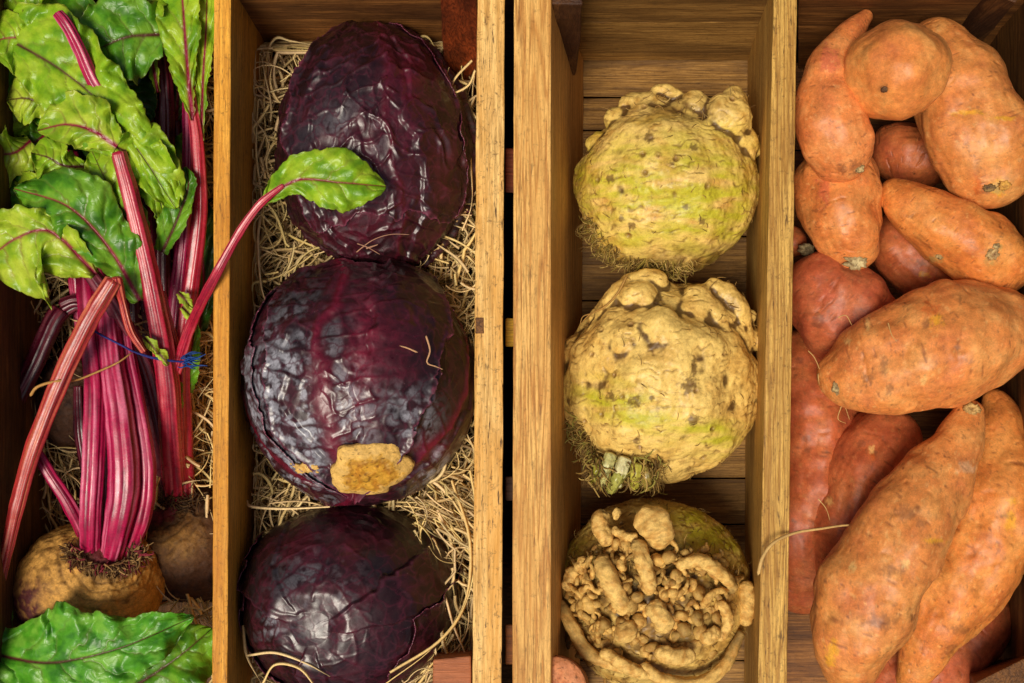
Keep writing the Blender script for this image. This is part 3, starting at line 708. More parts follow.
# lower layer
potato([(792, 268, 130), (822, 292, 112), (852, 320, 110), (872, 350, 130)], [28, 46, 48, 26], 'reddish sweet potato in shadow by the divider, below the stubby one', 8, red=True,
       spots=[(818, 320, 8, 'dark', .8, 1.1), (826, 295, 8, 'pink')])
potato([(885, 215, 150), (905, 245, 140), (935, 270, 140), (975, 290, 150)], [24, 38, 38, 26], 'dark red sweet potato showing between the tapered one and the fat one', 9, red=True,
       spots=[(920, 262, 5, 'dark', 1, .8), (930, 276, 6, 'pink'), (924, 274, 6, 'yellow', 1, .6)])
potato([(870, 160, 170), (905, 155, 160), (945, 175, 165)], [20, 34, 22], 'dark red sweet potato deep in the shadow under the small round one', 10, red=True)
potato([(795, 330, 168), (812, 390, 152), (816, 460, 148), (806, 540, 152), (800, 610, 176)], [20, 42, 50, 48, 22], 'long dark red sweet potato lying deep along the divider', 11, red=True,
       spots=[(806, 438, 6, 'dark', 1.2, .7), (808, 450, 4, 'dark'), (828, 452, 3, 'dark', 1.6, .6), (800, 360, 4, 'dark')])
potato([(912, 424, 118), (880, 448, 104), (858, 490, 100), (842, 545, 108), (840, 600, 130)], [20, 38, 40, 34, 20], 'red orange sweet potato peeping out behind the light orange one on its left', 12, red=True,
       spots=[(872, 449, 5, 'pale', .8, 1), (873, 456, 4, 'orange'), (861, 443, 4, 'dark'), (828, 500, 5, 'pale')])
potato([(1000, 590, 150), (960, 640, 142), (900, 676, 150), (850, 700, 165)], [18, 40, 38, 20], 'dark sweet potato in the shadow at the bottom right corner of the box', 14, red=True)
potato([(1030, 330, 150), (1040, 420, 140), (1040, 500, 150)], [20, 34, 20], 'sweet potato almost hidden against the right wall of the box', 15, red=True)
# crusty loose end at the divider
stump_disc(potato([(800, 252, 150), (780, 230, 170)], [12, 16], 'sweet potato of which only a crusty grey end shows by the divider', 16, red=True, nu=60, nv=60), 'root_end', (806, 249, 130), (8, 6), (0.3, -.2, 1), ((150, 134, 100), (110, 92, 62), (170, 150, 110)), 6, 7)

# ------------------------------------------------------------------ celeriac
def merge_remesh(parts, vox):
    """melt overlapping closed pieces into one skin; returns verts, quads"""
    V = np.concatenate([p[0] for p in parts]); n = 0; polys = []
    me = bpy.data.meshes.new('melt'); me.vertices.add(len(V)); me.vertices.foreach_set('co', V.astype(np.float32).ravel())
    loops = []; starts = []; ls = 0
    for v, f in parts:
        f = np.asarray(f) + n; n += len(v); loops.append(f.ravel()); starts.append(ls + np.arange(len(f)) * f.shape[1]); ls += f.size
    loops = np.concatenate(loops).astype(np.int32); starts = np.concatenate(starts).astype(np.int32)
    me.loops.add(len(loops)); me.polygons.add(len(starts)); me.loops.foreach_set('vertex_index', loops); me.polygons.foreach_set('loop_start', starts); me.update(calc_edges=True)
    o = bpy.data.objects.new('melt', me); COL.objects.link(o); m = o.modifiers.new('r', 'REMESH'); m.mode = 'VOXEL'; m.voxel_size = vox
    dg = bpy.context.evaluated_depsgraph_get(); ev = o.evaluated_get(dg); em = ev.to_mesh()
    v = np.empty(len(em.vertices) * 3, np.float32); em.vertices.foreach_get('co', v); f = np.empty(len(em.loops), np.int32); em.loops.foreach_get('vertex_index', f)
    ev.to_mesh_clear(); bpy.data.objects.remove(o); bpy.data.meshes.remove(me)
    return v.reshape(-1, 3).astype(float), f.reshape(-1, 4)
def vnormals(V, F):
    n = np.cross(V[F[:, 2]] - V[F[:, 0]], V[F[:, 3 if F.shape[1] > 3 else 1]] - V[F[:, 1 if F.shape[1] > 3 else 0]])
    N = np.zeros_like(V)
    for k in range(F.shape[1]):
        for a in range(3): N[:, a] += np.bincount(F[:, k], n[:, a], len(V))
    return N / (np.linalg.norm(N, axis=1)[:, None] + 1e-9)
def relax(V, F, it):
    E = np.concatenate([F[:, [k, (k + 1) % 4]] for k in range(4)]); deg = np.bincount(E[:, 0], minlength=len(V)) + np.bincount(E[:, 1], minlength=len(V))
    for _ in range(it):
        S = np.stack([np.bincount(E[:, 0], V[E[:, 1], a], len(V)) + np.bincount(E[:, 1], V[E[:, 0], a], len(V)) for a in range(3)], 1) / np.maximum(deg, 1)[:, None]
        V = .4 * V + .6 * S
    return V
def lump(bx, by, bd, br, seed):
    D, F = ico(4); R = random.Random(seed); st = np.array([R.uniform(.85, 1.15), R.uniform(.85, 1.15), 1.0])
    return D * (br * (1 + bd / H)) * st * (1 + .16 * fbm(D * 1.3, 2, seed % 97))[:, None] + W(bx, by, bd), F
def celeriac(c, rad, label, seed, lump_amt=1.0, green=None, brown=None, spots=(), bumps=(), tubes=(), vox=1.25, soil=0.95, smooth=24, pale=0.0):
    ctr = W(*c); s = 1 + c[2] / H; root = empty('celeriac', ctr, label, 'celeriac', 'celeriac roots')
    D, F = ico(6); P = D * np.array(rad) * s
    P = P + D * (fbm(P / 60, 2, seed) * 9 * lump_amt + fbm(P / 24, 3, seed + 2) * 3.0 * lump_amt)[:, None]
    parts = [(P + ctr, F)] + [lump(*b, seed * 7 + k) for k, b in enumerate(bumps)]
    for k, (ct, rd) in enumerate(tubes):
        v, f, _, _ = tube(ct, rd, 24, 16, cap=(.9, .9), noise=max(.8, .22 * max(rd)), nscale=max(4, max(rd) * .8), seed=600 + k)
        f = np.asarray(f); n0 = len(v); caps = []
        v = np.vstack([v, v[:16].mean(0), v[-16:].mean(0)])
        j = np.arange(16); jn = (j + 1) % 16
        a = np.stack([jn, j, np.full(16, n0), np.full(16, n0)], 1); b = np.stack([n0 - 16 + j, n0 - 16 + jn, np.full(16, n0 + 1), np.full(16, n0 + 1)], 1)
        parts.append((v, f)); parts.append((v, a[:, :3])); parts.append((v, b[:, :3]))
    # caps share vertices with their tube: join each triple into one closed piece
    fixed = [p for p in parts[:1 + len(bumps)]]
    rest = parts[1 + len(bumps):]
    for k in range(0, len(rest), 3):
        v, f = rest[k]; q = np.concatenate([f[:, [0, 1, 2]], f[:, [0, 2, 3]], rest[k + 1][1], rest[k + 2][1]]); fixed.append((v, q))
    V, F = merge_remesh(fixed, vox)
    V = relax(V, F, smooth)
    N = vnormals(V, F)
    if np.mean(np.sum(N * (V - ctr), axis=1)) < 0: N = -N
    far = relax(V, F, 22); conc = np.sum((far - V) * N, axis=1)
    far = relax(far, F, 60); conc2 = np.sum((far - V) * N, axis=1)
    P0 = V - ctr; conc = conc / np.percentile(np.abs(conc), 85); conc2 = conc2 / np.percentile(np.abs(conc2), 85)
    h = fbm(P0 / 12, 2, seed + 3) * 1.2 + fbm(P0 / 5, 4, seed + 4) * .6
    w = P0[:, 1] / 9 + 1.4 * fbm(P0 / 28, 3, seed + 6)
    wr = np.exp(-(((w % 1) - 0.5) / 0.10) ** 2) * sstep(0.0, 0.35, fbm(P0 / 16, 2, seed + 8)); h -= wr * 1.1
    G1, G2, J = worley(P0 / 19, seed + 3)
    pit = sstep(0.20, 0.12, G1) * (J % 3 == 0); ring = np.exp(-((G1 - 0.2) / 0.045) ** 2) * (J % 3 == 0); h += ring * 0.9 - pit * 1.6
    V = V + N * h[:, None]; ax, ay = proj(V)
    n1 = fbm(P0 / 30, 4, seed + 11); n2 = fbm(P0 / 9, 4, seed + 12); n3 = fbm(P0 / 3.2, 3, seed + 13)
    cream = lin((240, 202, 112)); tan = lin((206, 156, 72)); grn = lin((196, 186, 52)); brn = lin((112, 74, 36))
    C = mix(np.tile(cream, (len(P0), 1)), tan, sstep(-0.15, 0.4, n1 + 0.35 * n2) * (0.85 - pale))
    if green is not None: C = mix(C, grn, np.clip(green(ax, ay) * (0.62 + 1.2 * fbm(np.stack([P0[:, 0] / 45, P0[:, 1] / 12, P0[:, 2] / 45], 1), 3, seed + 14)), 0, 1))
    C = mix(C, brn, wr * 0.7); C = mix(C, brn, pit * 0.8); C = mix(C, lin((150, 108, 52)), ring * 0.5)
    C = mix(C, brn, sstep(0.3, 0.65, n3 + 0.6 * n2) * 0.35)
    st = fbm(np.stack([P0[:, 0] / 26, P0[:, 1] / 3.5, P0[:, 2] / 26], 1) + n1[:, None], 3, seed + 19); C = mix(C, lin((150, 100, 46)), sstep(.3, .6, st) * .35)
    H1, H2, K = worley(P0 / 8.5, seed + 7)
    C = mix(C, lin((144, 98, 48)), sstep(0.18, 0.1, H1) * (K % 6 == 0) * 0.8)
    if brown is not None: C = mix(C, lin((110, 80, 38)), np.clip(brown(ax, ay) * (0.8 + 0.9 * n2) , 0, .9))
    # soil caught in the folds
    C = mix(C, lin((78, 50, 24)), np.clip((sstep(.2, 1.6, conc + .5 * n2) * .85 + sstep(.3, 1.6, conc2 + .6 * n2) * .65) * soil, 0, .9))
    for k, m in spotmask(ax, ay, V, spots).items(): C = mix(C, lin((92, 60, 30)), m * .75)
    link('root_body', V, F, M['celeriac'], root, C)
    # fine hairs all over the skin
    rg = np.random.default_rng(seed); ids = rg.choice(np.where(N[:, 2] > -.1)[0], 420 if soil > 1.1 else 90); Sp = Soup()
    for i_ in ids:
        p = V[i_]; t = rg.normal(size=3); t -= N[i_] * (t @ N[i_]); t /= np.linalg.norm(t); L = rg.uniform(3, 11); b = rg.normal(size=3) * .35
        pts = np.array([p, p + (t + N[i_] * .5) * L * .35, p + (t + b * .5 + N[i_] * .25) * L * .7, p + (t + b) * L]); d_ = -pts[:, 2]; a_, c_ = proj(pts)
        v, f, _, _ = tube(np.stack([a_, c_, d_], 1), [.42, .38, .3, .2], 7, 4, cap=(.3, .3)); Sp.add(v, f, np.tile(lin((168, 130, 70)) * rg.uniform(.45, 1.2), (len(v), 1)))
    o = Sp.link('skin_hairs', M['hair'], root); o['kind'] = 'stuff'
    return root, ctr
CREAM, TAN, DKB = (226, 186, 104), (196, 148, 74), (110, 76, 38)
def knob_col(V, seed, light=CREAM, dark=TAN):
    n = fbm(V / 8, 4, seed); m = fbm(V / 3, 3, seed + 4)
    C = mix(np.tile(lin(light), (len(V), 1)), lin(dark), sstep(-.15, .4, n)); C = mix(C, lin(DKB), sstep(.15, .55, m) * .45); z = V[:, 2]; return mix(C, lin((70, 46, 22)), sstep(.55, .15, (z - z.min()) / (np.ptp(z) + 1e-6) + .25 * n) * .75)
def knobs(parent, name, lst, seed, light=CREAM, dark=TAN, nv=26, nu=40):
    for k, (ctrl, rad) in enumerate(lst):
        V, F, s, ph = tube(ctrl, rad, nu, nv, cap=(.9, .9), noise=max(1.0, .3 * max(rad)), nscale=max(4, max(rad) * .8), seed=seed + k)
        # rings round the root
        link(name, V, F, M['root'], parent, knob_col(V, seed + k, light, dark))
def fringe(parent, name, n, place, seed, length=(8, 26), rad=(.45, 1.0), cols=((150, 116, 62), (112, 80, 40), (178, 146, 86)), curl=.25):
    R = random.Random(seed); S = Soup()
    for k in range(n):
        x, y, d, hd, up = place(R); L = R.uniform(*length); m = max(4, int(L / 3)); st = L / m; cv = R.gauss(0, curl); pts = []
        for i in range(m + 1):
            pts.append((x, y, d)); x += math.cos(hd) * st; y += math.sin(hd) * st; d -= up * st; up += R.gauss(0, .2); hd += cv; cv += R.gauss(0, curl * .5)
        r = R.uniform(*rad)
        V, F, s, ph = tube(pts, np.linspace(r, r * .4, len(pts)), 2 * m + 2, 5, cap=(.5, .5))
        S.add(V, F, np.tile(lin(R.choice(cols)) * R.uniform(.7, 1.15), (len(V), 1)))
    o = S.link(name, M['hair'], parent); o['kind'] = 'stuff'; return o

# --- top one
cel1, cc1 = celeriac((667, 188, 132), (92, 84, 88), 'green tinged celeriac at the top of its box, with knobbly lumps along its upper edge', 31, lump_amt=.8,
    bumps=[(648, 132, 108, 34), (688, 134, 104, 38), (722, 146, 110, 34), (684, 116, 84, 12), (664, 118, 86, 12), (706, 132, 76, 16)],
    tubes=[([(690, 122, 90), (696, 104, 86), (700, 93, 90)], [16, 16, 9]), ([(712, 140, 90), (726, 118, 82), (730, 102, 88), (722, 94, 92)], [20, 25, 19, 11]), ([(732, 160, 104), (744, 144, 96), (756, 140, 100)], [18, 18, 12]), ([(756, 150, 106), (759, 156, 108)], [11, 9]),
        ([(672, 116, 92), (652, 106, 94), (632, 104, 100), (620, 110, 106)], [12, 13, 12, 9]), ([(684, 100, 98), (672, 92, 92), (660, 90, 94), (650, 96, 98)], [6, 7, 7, 6]), ([(640, 124, 96), (618, 120, 104), (606, 128, 110)], [12, 14, 10]), ([(612, 146, 108), (598, 144, 114), (590, 152, 120)], [12, 12, 9]), ([(646, 98, 100), (634, 96, 102)], [7, 6])],
    green=lambda x, y: 1.15 * gauss2(x, y, 650, 195, 82, 56) + .7 * gauss2(x, y, 720, 200, 40, 60) + .4 * gauss2(x, y, 600, 170, 25, 30),
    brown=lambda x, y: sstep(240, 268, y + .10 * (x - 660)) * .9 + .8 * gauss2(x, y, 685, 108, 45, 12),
    spots=[(610, 178, 5, 'dark'), (649, 137, 6, 'dark'), (694, 147, 4, 'dark', 1.4, 1), (672, 163, 3, 'dark'), (686, 206, 4, 'dark'), (702, 221, 4, 'dark'), (632, 225, 4, 'dark'), (621, 218, 4, 'dark')])
fringe(cel1, 'rootlets', 90, lambda R: (R.uniform(640, 745), R.uniform(96, 130), 62 + R.uniform(0, 24), R.uniform(0, 6.28), R.uniform(.0, .5)), 3, (6, 22), (.35, .7))
def pl1(R):
    a = R.uniform(1.25, 2.75); r = R.uniform(.84, 1.0)
    x = 667 + 90 * r * math.cos(a); y = 188 + 84 * r * math.sin(a); return x, y, 132 - 88 * math.sqrt(max(0, 1 - r * r)) * .9, a + R.gauss(0, .7), R.uniform(-.2, .6)
fringe(cel1, 'rootlets', 420, pl1, 4, (7, 24), (.45, 1.05), cols=((160, 130, 66), (112, 84, 40), (186, 156, 88), (138, 118, 50)))
# --- middle one
cel2, cc2 = celeriac((661, 380, 118), (97, 97, 92), 'pale bumpy celeriac in the middle of its box, with cut leaf stalks', 36, lump_amt=1.1, pale=.3,
    bumps=[(646, 318, 96, 38), (696, 318, 96, 38), (725, 335, 104, 32), (660, 330, 44, 24), (630, 340, 50, 22), (690, 340, 46, 16), (752, 340, 100, 14), (754, 388, 104, 17), (746, 410, 98, 14), (575, 350, 110, 14), (570, 380, 112, 12), (650, 345, 36, 10), (626, 352, 42, 9), (640, 300, 76, 22)],
    tubes=[([(722, 336, 66), (714, 314, 68), (700, 298, 72), (684, 290, 74)], [10, 11, 11, 8]), ([(742, 330, 88), (738, 308, 82), (722, 292, 82), (704, 284, 84)], [10, 12, 12, 8]), ([(750, 322, 98), (748, 308, 98)], [9, 8]), ([(700, 326, 54), (694, 312, 60), (680, 306, 60)], [7, 8, 7]),
        ([(600, 330, 92), (612, 306, 86), (630, 290, 84), (650, 282, 84), (668, 286, 80)], [8, 14, 16, 15, 12]), ([(590, 322, 104), (606, 302, 96), (622, 284, 96)], [6, 7, 6]), ([(690, 392, 36), (693, 378, 38), (694, 358, 44)], [13, 9, 4]), ([(712, 390, 50), (726, 384, 58)], [8, 7])],
    green=lambda x, y: 1.1 * gauss2(x, y + .35 * (x - 660) * -1, 655, 422, 90, 17) + .6 * gauss2(x, y, 620, 395, 30, 20) + .6 * gauss2(x, y, 720, 430, 30, 12),
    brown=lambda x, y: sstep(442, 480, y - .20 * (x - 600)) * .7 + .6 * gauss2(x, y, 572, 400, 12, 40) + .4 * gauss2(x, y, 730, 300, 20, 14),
    spots=[(611, 395, 5, 'dark'), (634, 402, 8, 'dark'), (652, 398, 4, 'dark', 1.2, .8), (690, 384, 11, 'dark', .9, 1), (694, 366, 6, 'dark', .6, 1.6), (693, 420, 6, 'dark'), (637, 441, 4, 'dark')])
fringe(cel2, 'rootlets', 60, lambda R: (R.uniform(700, 745), R.uniform(290, 325), 66 + R.uniform(0, 24), R.uniform(0, 6.28), R.uniform(.0, .3)), 8, (5, 16), (.35, .7))
hairs(cel2, [([(627, 275, 60), (618, 292, 60), (605, 306, 70), (590, 314, 80), (582, 322, 90)], 1.3), ([(592, 313, 75), (583, 316, 80), (580, 324, 82)], .7)], 'root_hair', col=(170, 128, 66))
for k, (a, b, r, col) in enumerate([((612, 452), (600, 484), 6, (196, 190, 120)), ((626, 456), (616, 484), 7, (214, 206, 150)), ((637, 462), (634, 486), 6, (186, 176, 70)), ((602, 462), (590, 480), 5, (150, 144, 50)), ((622, 470), (610, 490), 6, (170, 168, 80)), ((646, 466), (648, 488), 5, (150, 130, 60))]):
    V, F, s, ph = tube([(a[0], a[1], 52), ((a[0] + b[0]) / 2, (a[1] + b[1]) / 2, 50), (b[0], b[1], 62)], [r, r * .95, r * .8], 40, 24, cap=(.5, .15), noise=.7, nscale=5, seed=k, rib=7, ribamp=.25)
    C = mix(np.tile(lin(col), (len(V), 1)), lin((96, 84, 34)), sstep(0, .4, fbm(V / 4, 3, k)) * .6)
    link('stalk_stub', V, F, M['stalk'], cel2, C)
def pl2(R):
    a = R.uniform(1.45, 2.7); r = R.uniform(.86, 1.05)
    x = 655 + 92 * r * math.cos(a); y = 378 + 98 * r * math.sin(a); return x, y, 118 - 88 * math.sqrt(max(0, 1 - min(r, 1) ** 2)) * .9, a + R.gauss(0, .8), R.uniform(-.1, .6)
fringe(cel2, 'rootlets', 420, pl2, 9, (6, 26), (.5, 1.3), cols=((126, 98, 48), (96, 70, 34), (160, 132, 70), (146, 134, 60)))
fringe(cel2, 'rootlets', 340, lambda R: (R.uniform(586, 662), R.uniform(458, 482) - abs(R.gauss(0, 4)), R.uniform(44, 66), R.gauss(1.65, .7), R.uniform(-.4, .5)), 19, (6, 22), (.5, 1.5), cols=((136, 106, 50), (104, 78, 38), (170, 140, 76), (150, 138, 62)))
# --- bottom one: root side up
big = [([(600, 556, 62), (607, 574, 46), (618, 596, 40), (627, 612, 44)], [11, 13, 12, 13]), ([(637, 540, 52), (643, 560, 38), (649, 582, 40), (648, 592, 46)], [10, 11, 10, 9]),
    ([(630, 640, 46), (622, 622, 42)], [18, 16]), ([(652, 600, 40), (660, 616, 34), (670, 630, 38)], [13, 14, 11]), ([(604, 510, 80), (600, 525, 72), (610, 545, 64)], [11, 12, 8]),
    ([(614, 512, 74), (620, 514, 70)], [11, 10]), ([(640, 512, 66), (652, 522, 56), (668, 545, 54)], [16, 22, 16]), ([(612, 528, 66), (626, 536, 58), (638, 536, 54)], [6, 6, 5]),
    ([(560, 600, 100), (572, 626, 82), (588, 652, 74), (612, 664, 68), (640, 672, 66)], [6, 9, 9, 7, 6]), ([(640, 664, 60), (665, 680, 62), (700, 682, 72), (725, 664, 82), (742, 630, 92)], [7, 9, 9, 8, 6]),
    ([(600, 650, 60), (630, 668, 56), (650, 676, 58)], [7, 9, 6]), ([(745, 580, 100), (748, 600, 98), (744, 625, 100)], [9, 11, 9]), ([(676, 566, 48), (700, 560, 50), (722, 574, 62), (735, 590, 76)], [7, 9, 9, 8]),
    ([(575, 566, 88), (566, 590, 92)], [10, 9]), ([(586, 556, 78), (578, 572, 78)], [8, 9]), ([(700, 640, 56), (720, 630, 62)], [10, 9]), ([(655, 650, 46), (675, 656, 46), (695, 655, 54)], [9, 12, 10]),
    ([(720, 600, 64), (728, 620, 70), (718, 640, 70)], [6, 8, 7])]
big = [([(x, y, d - 15) for x, y, d in c], [r * .76 for r in rd]) for c, rd in big]
R = random.Random(5); placed = []; small = []
for k in range(4000):
    a = R.uniform(0, 6.28); r = math.sqrt(R.random())
    x = 652 + 88 * r * math.cos(a); y = 606 + 74 * r * math.sin(a)
    if y < 548 and x > 672: continue
    sz = R.choice((4, 5, 6, 7, 8, 9.5, 11))
    if all((x - u) ** 2 + (y - v) ** 2 > (0.62 * (sz + w)) ** 2 for u, v, w in placed): placed.append((x, y, sz))
for k, (x, y, sz) in enumerate(placed):
    q = min(1, ((x - 653) / 96) ** 2 + ((y - 592) / 90) ** 2); d0 = 135 - 80 * math.sqrt(1 - q * .97)
    a = math.atan2(y - 600, x - 650) + math.pi / 2 + R.gauss(0, .7) if q > .35 else R.uniform(0, 6.28)
    L = R.uniform(12, 34) if sz < 7 else R.uniform(8, 16); m = 5; cv = R.gauss(0, .5); up = R.uniform(0, 15); pts = []; px_, py_ = x, y
    for i_ in range(m):
        q2 = min(1, ((px_ - 653) / 96) ** 2 + ((py_ - 592) / 90) ** 2); pts.append((px_, py_, 128 - 89 * math.sqrt(1 - q2 * .97) - up * (0.2 if i_ == 0 else 1) + R.gauss(0, 2.6)))
        px_ += math.cos(a) * L / (m - 1); py_ += math.sin(a) * L / (m - 1); a += cv + R.gauss(0, .35)
    r0 = sz * R.uniform(.5, .8); small.append((pts, [r0 * .9, r0, r0 * R.uniform(.75, .95), r0 * R.uniform(.55, .8), r0 * R.uniform(.2, .6)]))
cel3, cc3 = celeriac((653, 592, 135), (98, 93, 83), 'celeriac at the bottom of its box, lying with its mass of knotted roots facing up', 33, lump_amt=.35, soil=1.2,
    green=lambda x, y: 1.4 * gauss2(x, y, 710, 532, 44, 32) + .7 * gauss2(x, y, 575, 550, 20, 40),
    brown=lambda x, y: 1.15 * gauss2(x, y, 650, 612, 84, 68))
Sp3 = Soup()
for k, (ct, rd) in enumerate(small):
    V, F, s_, ph = tube(ct, rd, 34, 14, cap=(.9, .9), noise=max(.7, .28 * max(rd)), nscale=max(3, max(rd) * .9), seed=900 + k)
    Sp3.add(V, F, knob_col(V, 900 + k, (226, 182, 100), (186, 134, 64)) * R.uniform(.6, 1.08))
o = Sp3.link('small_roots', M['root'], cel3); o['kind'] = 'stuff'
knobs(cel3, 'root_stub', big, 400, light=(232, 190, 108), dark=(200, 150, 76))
def pl3(R):
    a = R.uniform(0, 6.28); r = math.sqrt(R.random()); x = 652 + 90 * r * math.cos(a); y = 606 + 74 * r * math.sin(a)
    q = min(1, ((x - 653) / 98) ** 2 + ((y - 592) / 93) ** 2); return x, y, 135 - 84 * math.sqrt(1 - q) - 2, R.uniform(0, 6.28), R.uniform(.1, .8)
fringe(cel3, 'rootlets', 420, pl3, 12, (5, 20), (.4, 1.0), cols=((190, 150, 82), (120, 84, 42), (160, 120, 60)), curl=.4)
def pl4(R):
    a = R.uniform(-.2, 6.28); x = 653 + 95 * math.cos(a); y = 592 + 90 * math.sin(a); return x, y, 128, a + R.gauss(0, .8), R.uniform(-.1, .5)
fringe(cel3, 'rootlets', 60, pl4, 13, (4, 13), (.3, .6))

# ------------------------------------------------------------------ beetroots
def beet(c, rad, axis, label, seed, tan=1.0, crownr=26, tanmask=None):
    ctr = W(*c); s = 1 + c[2] / H; root = empty('beetroot', ctr, label, 'beetroot', 'beetroots')
    D, F = ico(7); A = np.array(axis, float); A /= np.linalg.norm(A); th = np.arccos(np.clip(D @ A, -1, 1))
    P = D * np.array(rad) * s; Rm = float(np.mean(rad)) * s
    n1 = fbm(P / 30, 3, seed); n2 = fbm(P / 10, 4, seed + 1); n3 = fbm(P / 3.5, 3, seed + 2)
    h = n1 * 4 + n2 * 1.6 + n3 * .5 + 7 * np.exp(-(th / .33) ** 2)
    ringw = np.exp(-((((th * Rm / 11 + n1 * .6) % 1) - .5) / .12) ** 2) * sstep(1.2, .4, th); h -= ringw * 1.3
    h += sstep(.62, .35, th + .1 * n2) * 2.5 * fbm(P / 4, 3, seed + 5)
    V = P + D * h[:, None] + ctr; ax, ay = proj(V)
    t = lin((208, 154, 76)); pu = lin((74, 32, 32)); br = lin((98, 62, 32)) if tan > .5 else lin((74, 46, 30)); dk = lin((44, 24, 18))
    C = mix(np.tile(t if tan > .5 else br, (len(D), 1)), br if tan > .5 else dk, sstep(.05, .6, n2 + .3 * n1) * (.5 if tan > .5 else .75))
    if tanmask is not None: C = mix(C, t if tan <= .5 else pu, np.clip(tanmask(ax, ay) * (1 + .8 * n2), 0, 1))
    C = mix(C, dk, sstep(.35, .6, n3 + .4 * n2) * .45); C = mix(C, br * .5, ringw * .6)
    C = mix(C, lin((70, 48, 26)), sstep(.48, .34, th + .12 * n2) * .85)
    C = mix(C, lin((110, 30, 48)), sstep(.36, .22, th + .1 * n2) * .7)
    link('root_bulb', V, F, M['beet'], root, C)
    return root, A
beetA, _ = beet((91, 584, 104), (70, 64, 64), (.55, .58, .62), 'round tan beetroot in front, with an upright bunch of thick magenta stalks', 71, tan=1,
    tanmask=lambda x, y: 1.0 * sstep(58, 28, x) * sstep(560, 600, y) + .5 * sstep(610, 640, y))
beetB, _ = beet((200, 540, 168), (60, 60, 58), (-.3, .55, .6), 'dark brown beetroot half hidden behind the front one, by the divider', 74, tan=0,
    tanmask=lambda x, y: .4 * gauss2(x, y, 178, 535, 24, 22))
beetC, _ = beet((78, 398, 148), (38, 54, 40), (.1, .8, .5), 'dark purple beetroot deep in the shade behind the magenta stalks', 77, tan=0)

def stalk(parent, ctrl, rad, seed, tone='mag', flat=.75, nu=90, nv=44, cap=(.4, .3), rib=7, streak=1.0, name='stalk'):
    C0, R, D, ph, s, L, T = sweep(ctrl, rad, nu, nv, cap, flat)
    rm = (1 + .10 * np.cos(rib * ph + seed) + .05 * np.cos((2 * rib + 3) * ph + seed * 2))
    r = R[:, None] * rm[None, :]
    V = (C0[:, None, :] + D * r[..., None]).reshape(-1, 3)
    V = V + D.reshape(-1, 3) * (fbm(V / 22, 2, seed) * .8)[:, None]
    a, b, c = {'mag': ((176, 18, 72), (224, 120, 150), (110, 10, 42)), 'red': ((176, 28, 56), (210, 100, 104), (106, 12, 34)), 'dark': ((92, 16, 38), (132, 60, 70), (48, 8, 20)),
               'pink': ((190, 30, 92), (224, 116, 146), (122, 14, 54)), 'orange': ((176, 50, 48), (212, 120, 84), (120, 28, 32)), 'dull': ((120, 40, 56), (160, 96, 104), (70, 20, 34))}[tone]
    pv = np.tile(ph, nu); sv = np.repeat(s, nv)
    q = np.stack([np.cos(pv) * 3.2, np.sin(pv) * 3.2, sv / 130 + seed], 1)
    n = fbm(q, 3, seed); n2 = fbm(V / 14, 3, seed + 3); q2 = np.stack([np.cos(pv) * 8, np.sin(pv) * 8, sv / 60 + seed], 1); n3 = fbm(q2, 2, seed + 4)
    C = mix(np.tile(lin(a), (len(V), 1)), lin(b), sstep(.08, .42, n + .35 * n3) * .75 * streak); C = mix(C, lin(c), sstep(.0, .45, -n + .3 * n2 - .2 * n3) * .85)
    return link(name, V, grid_faces(nu, nv), M['stalk'], parent, C)
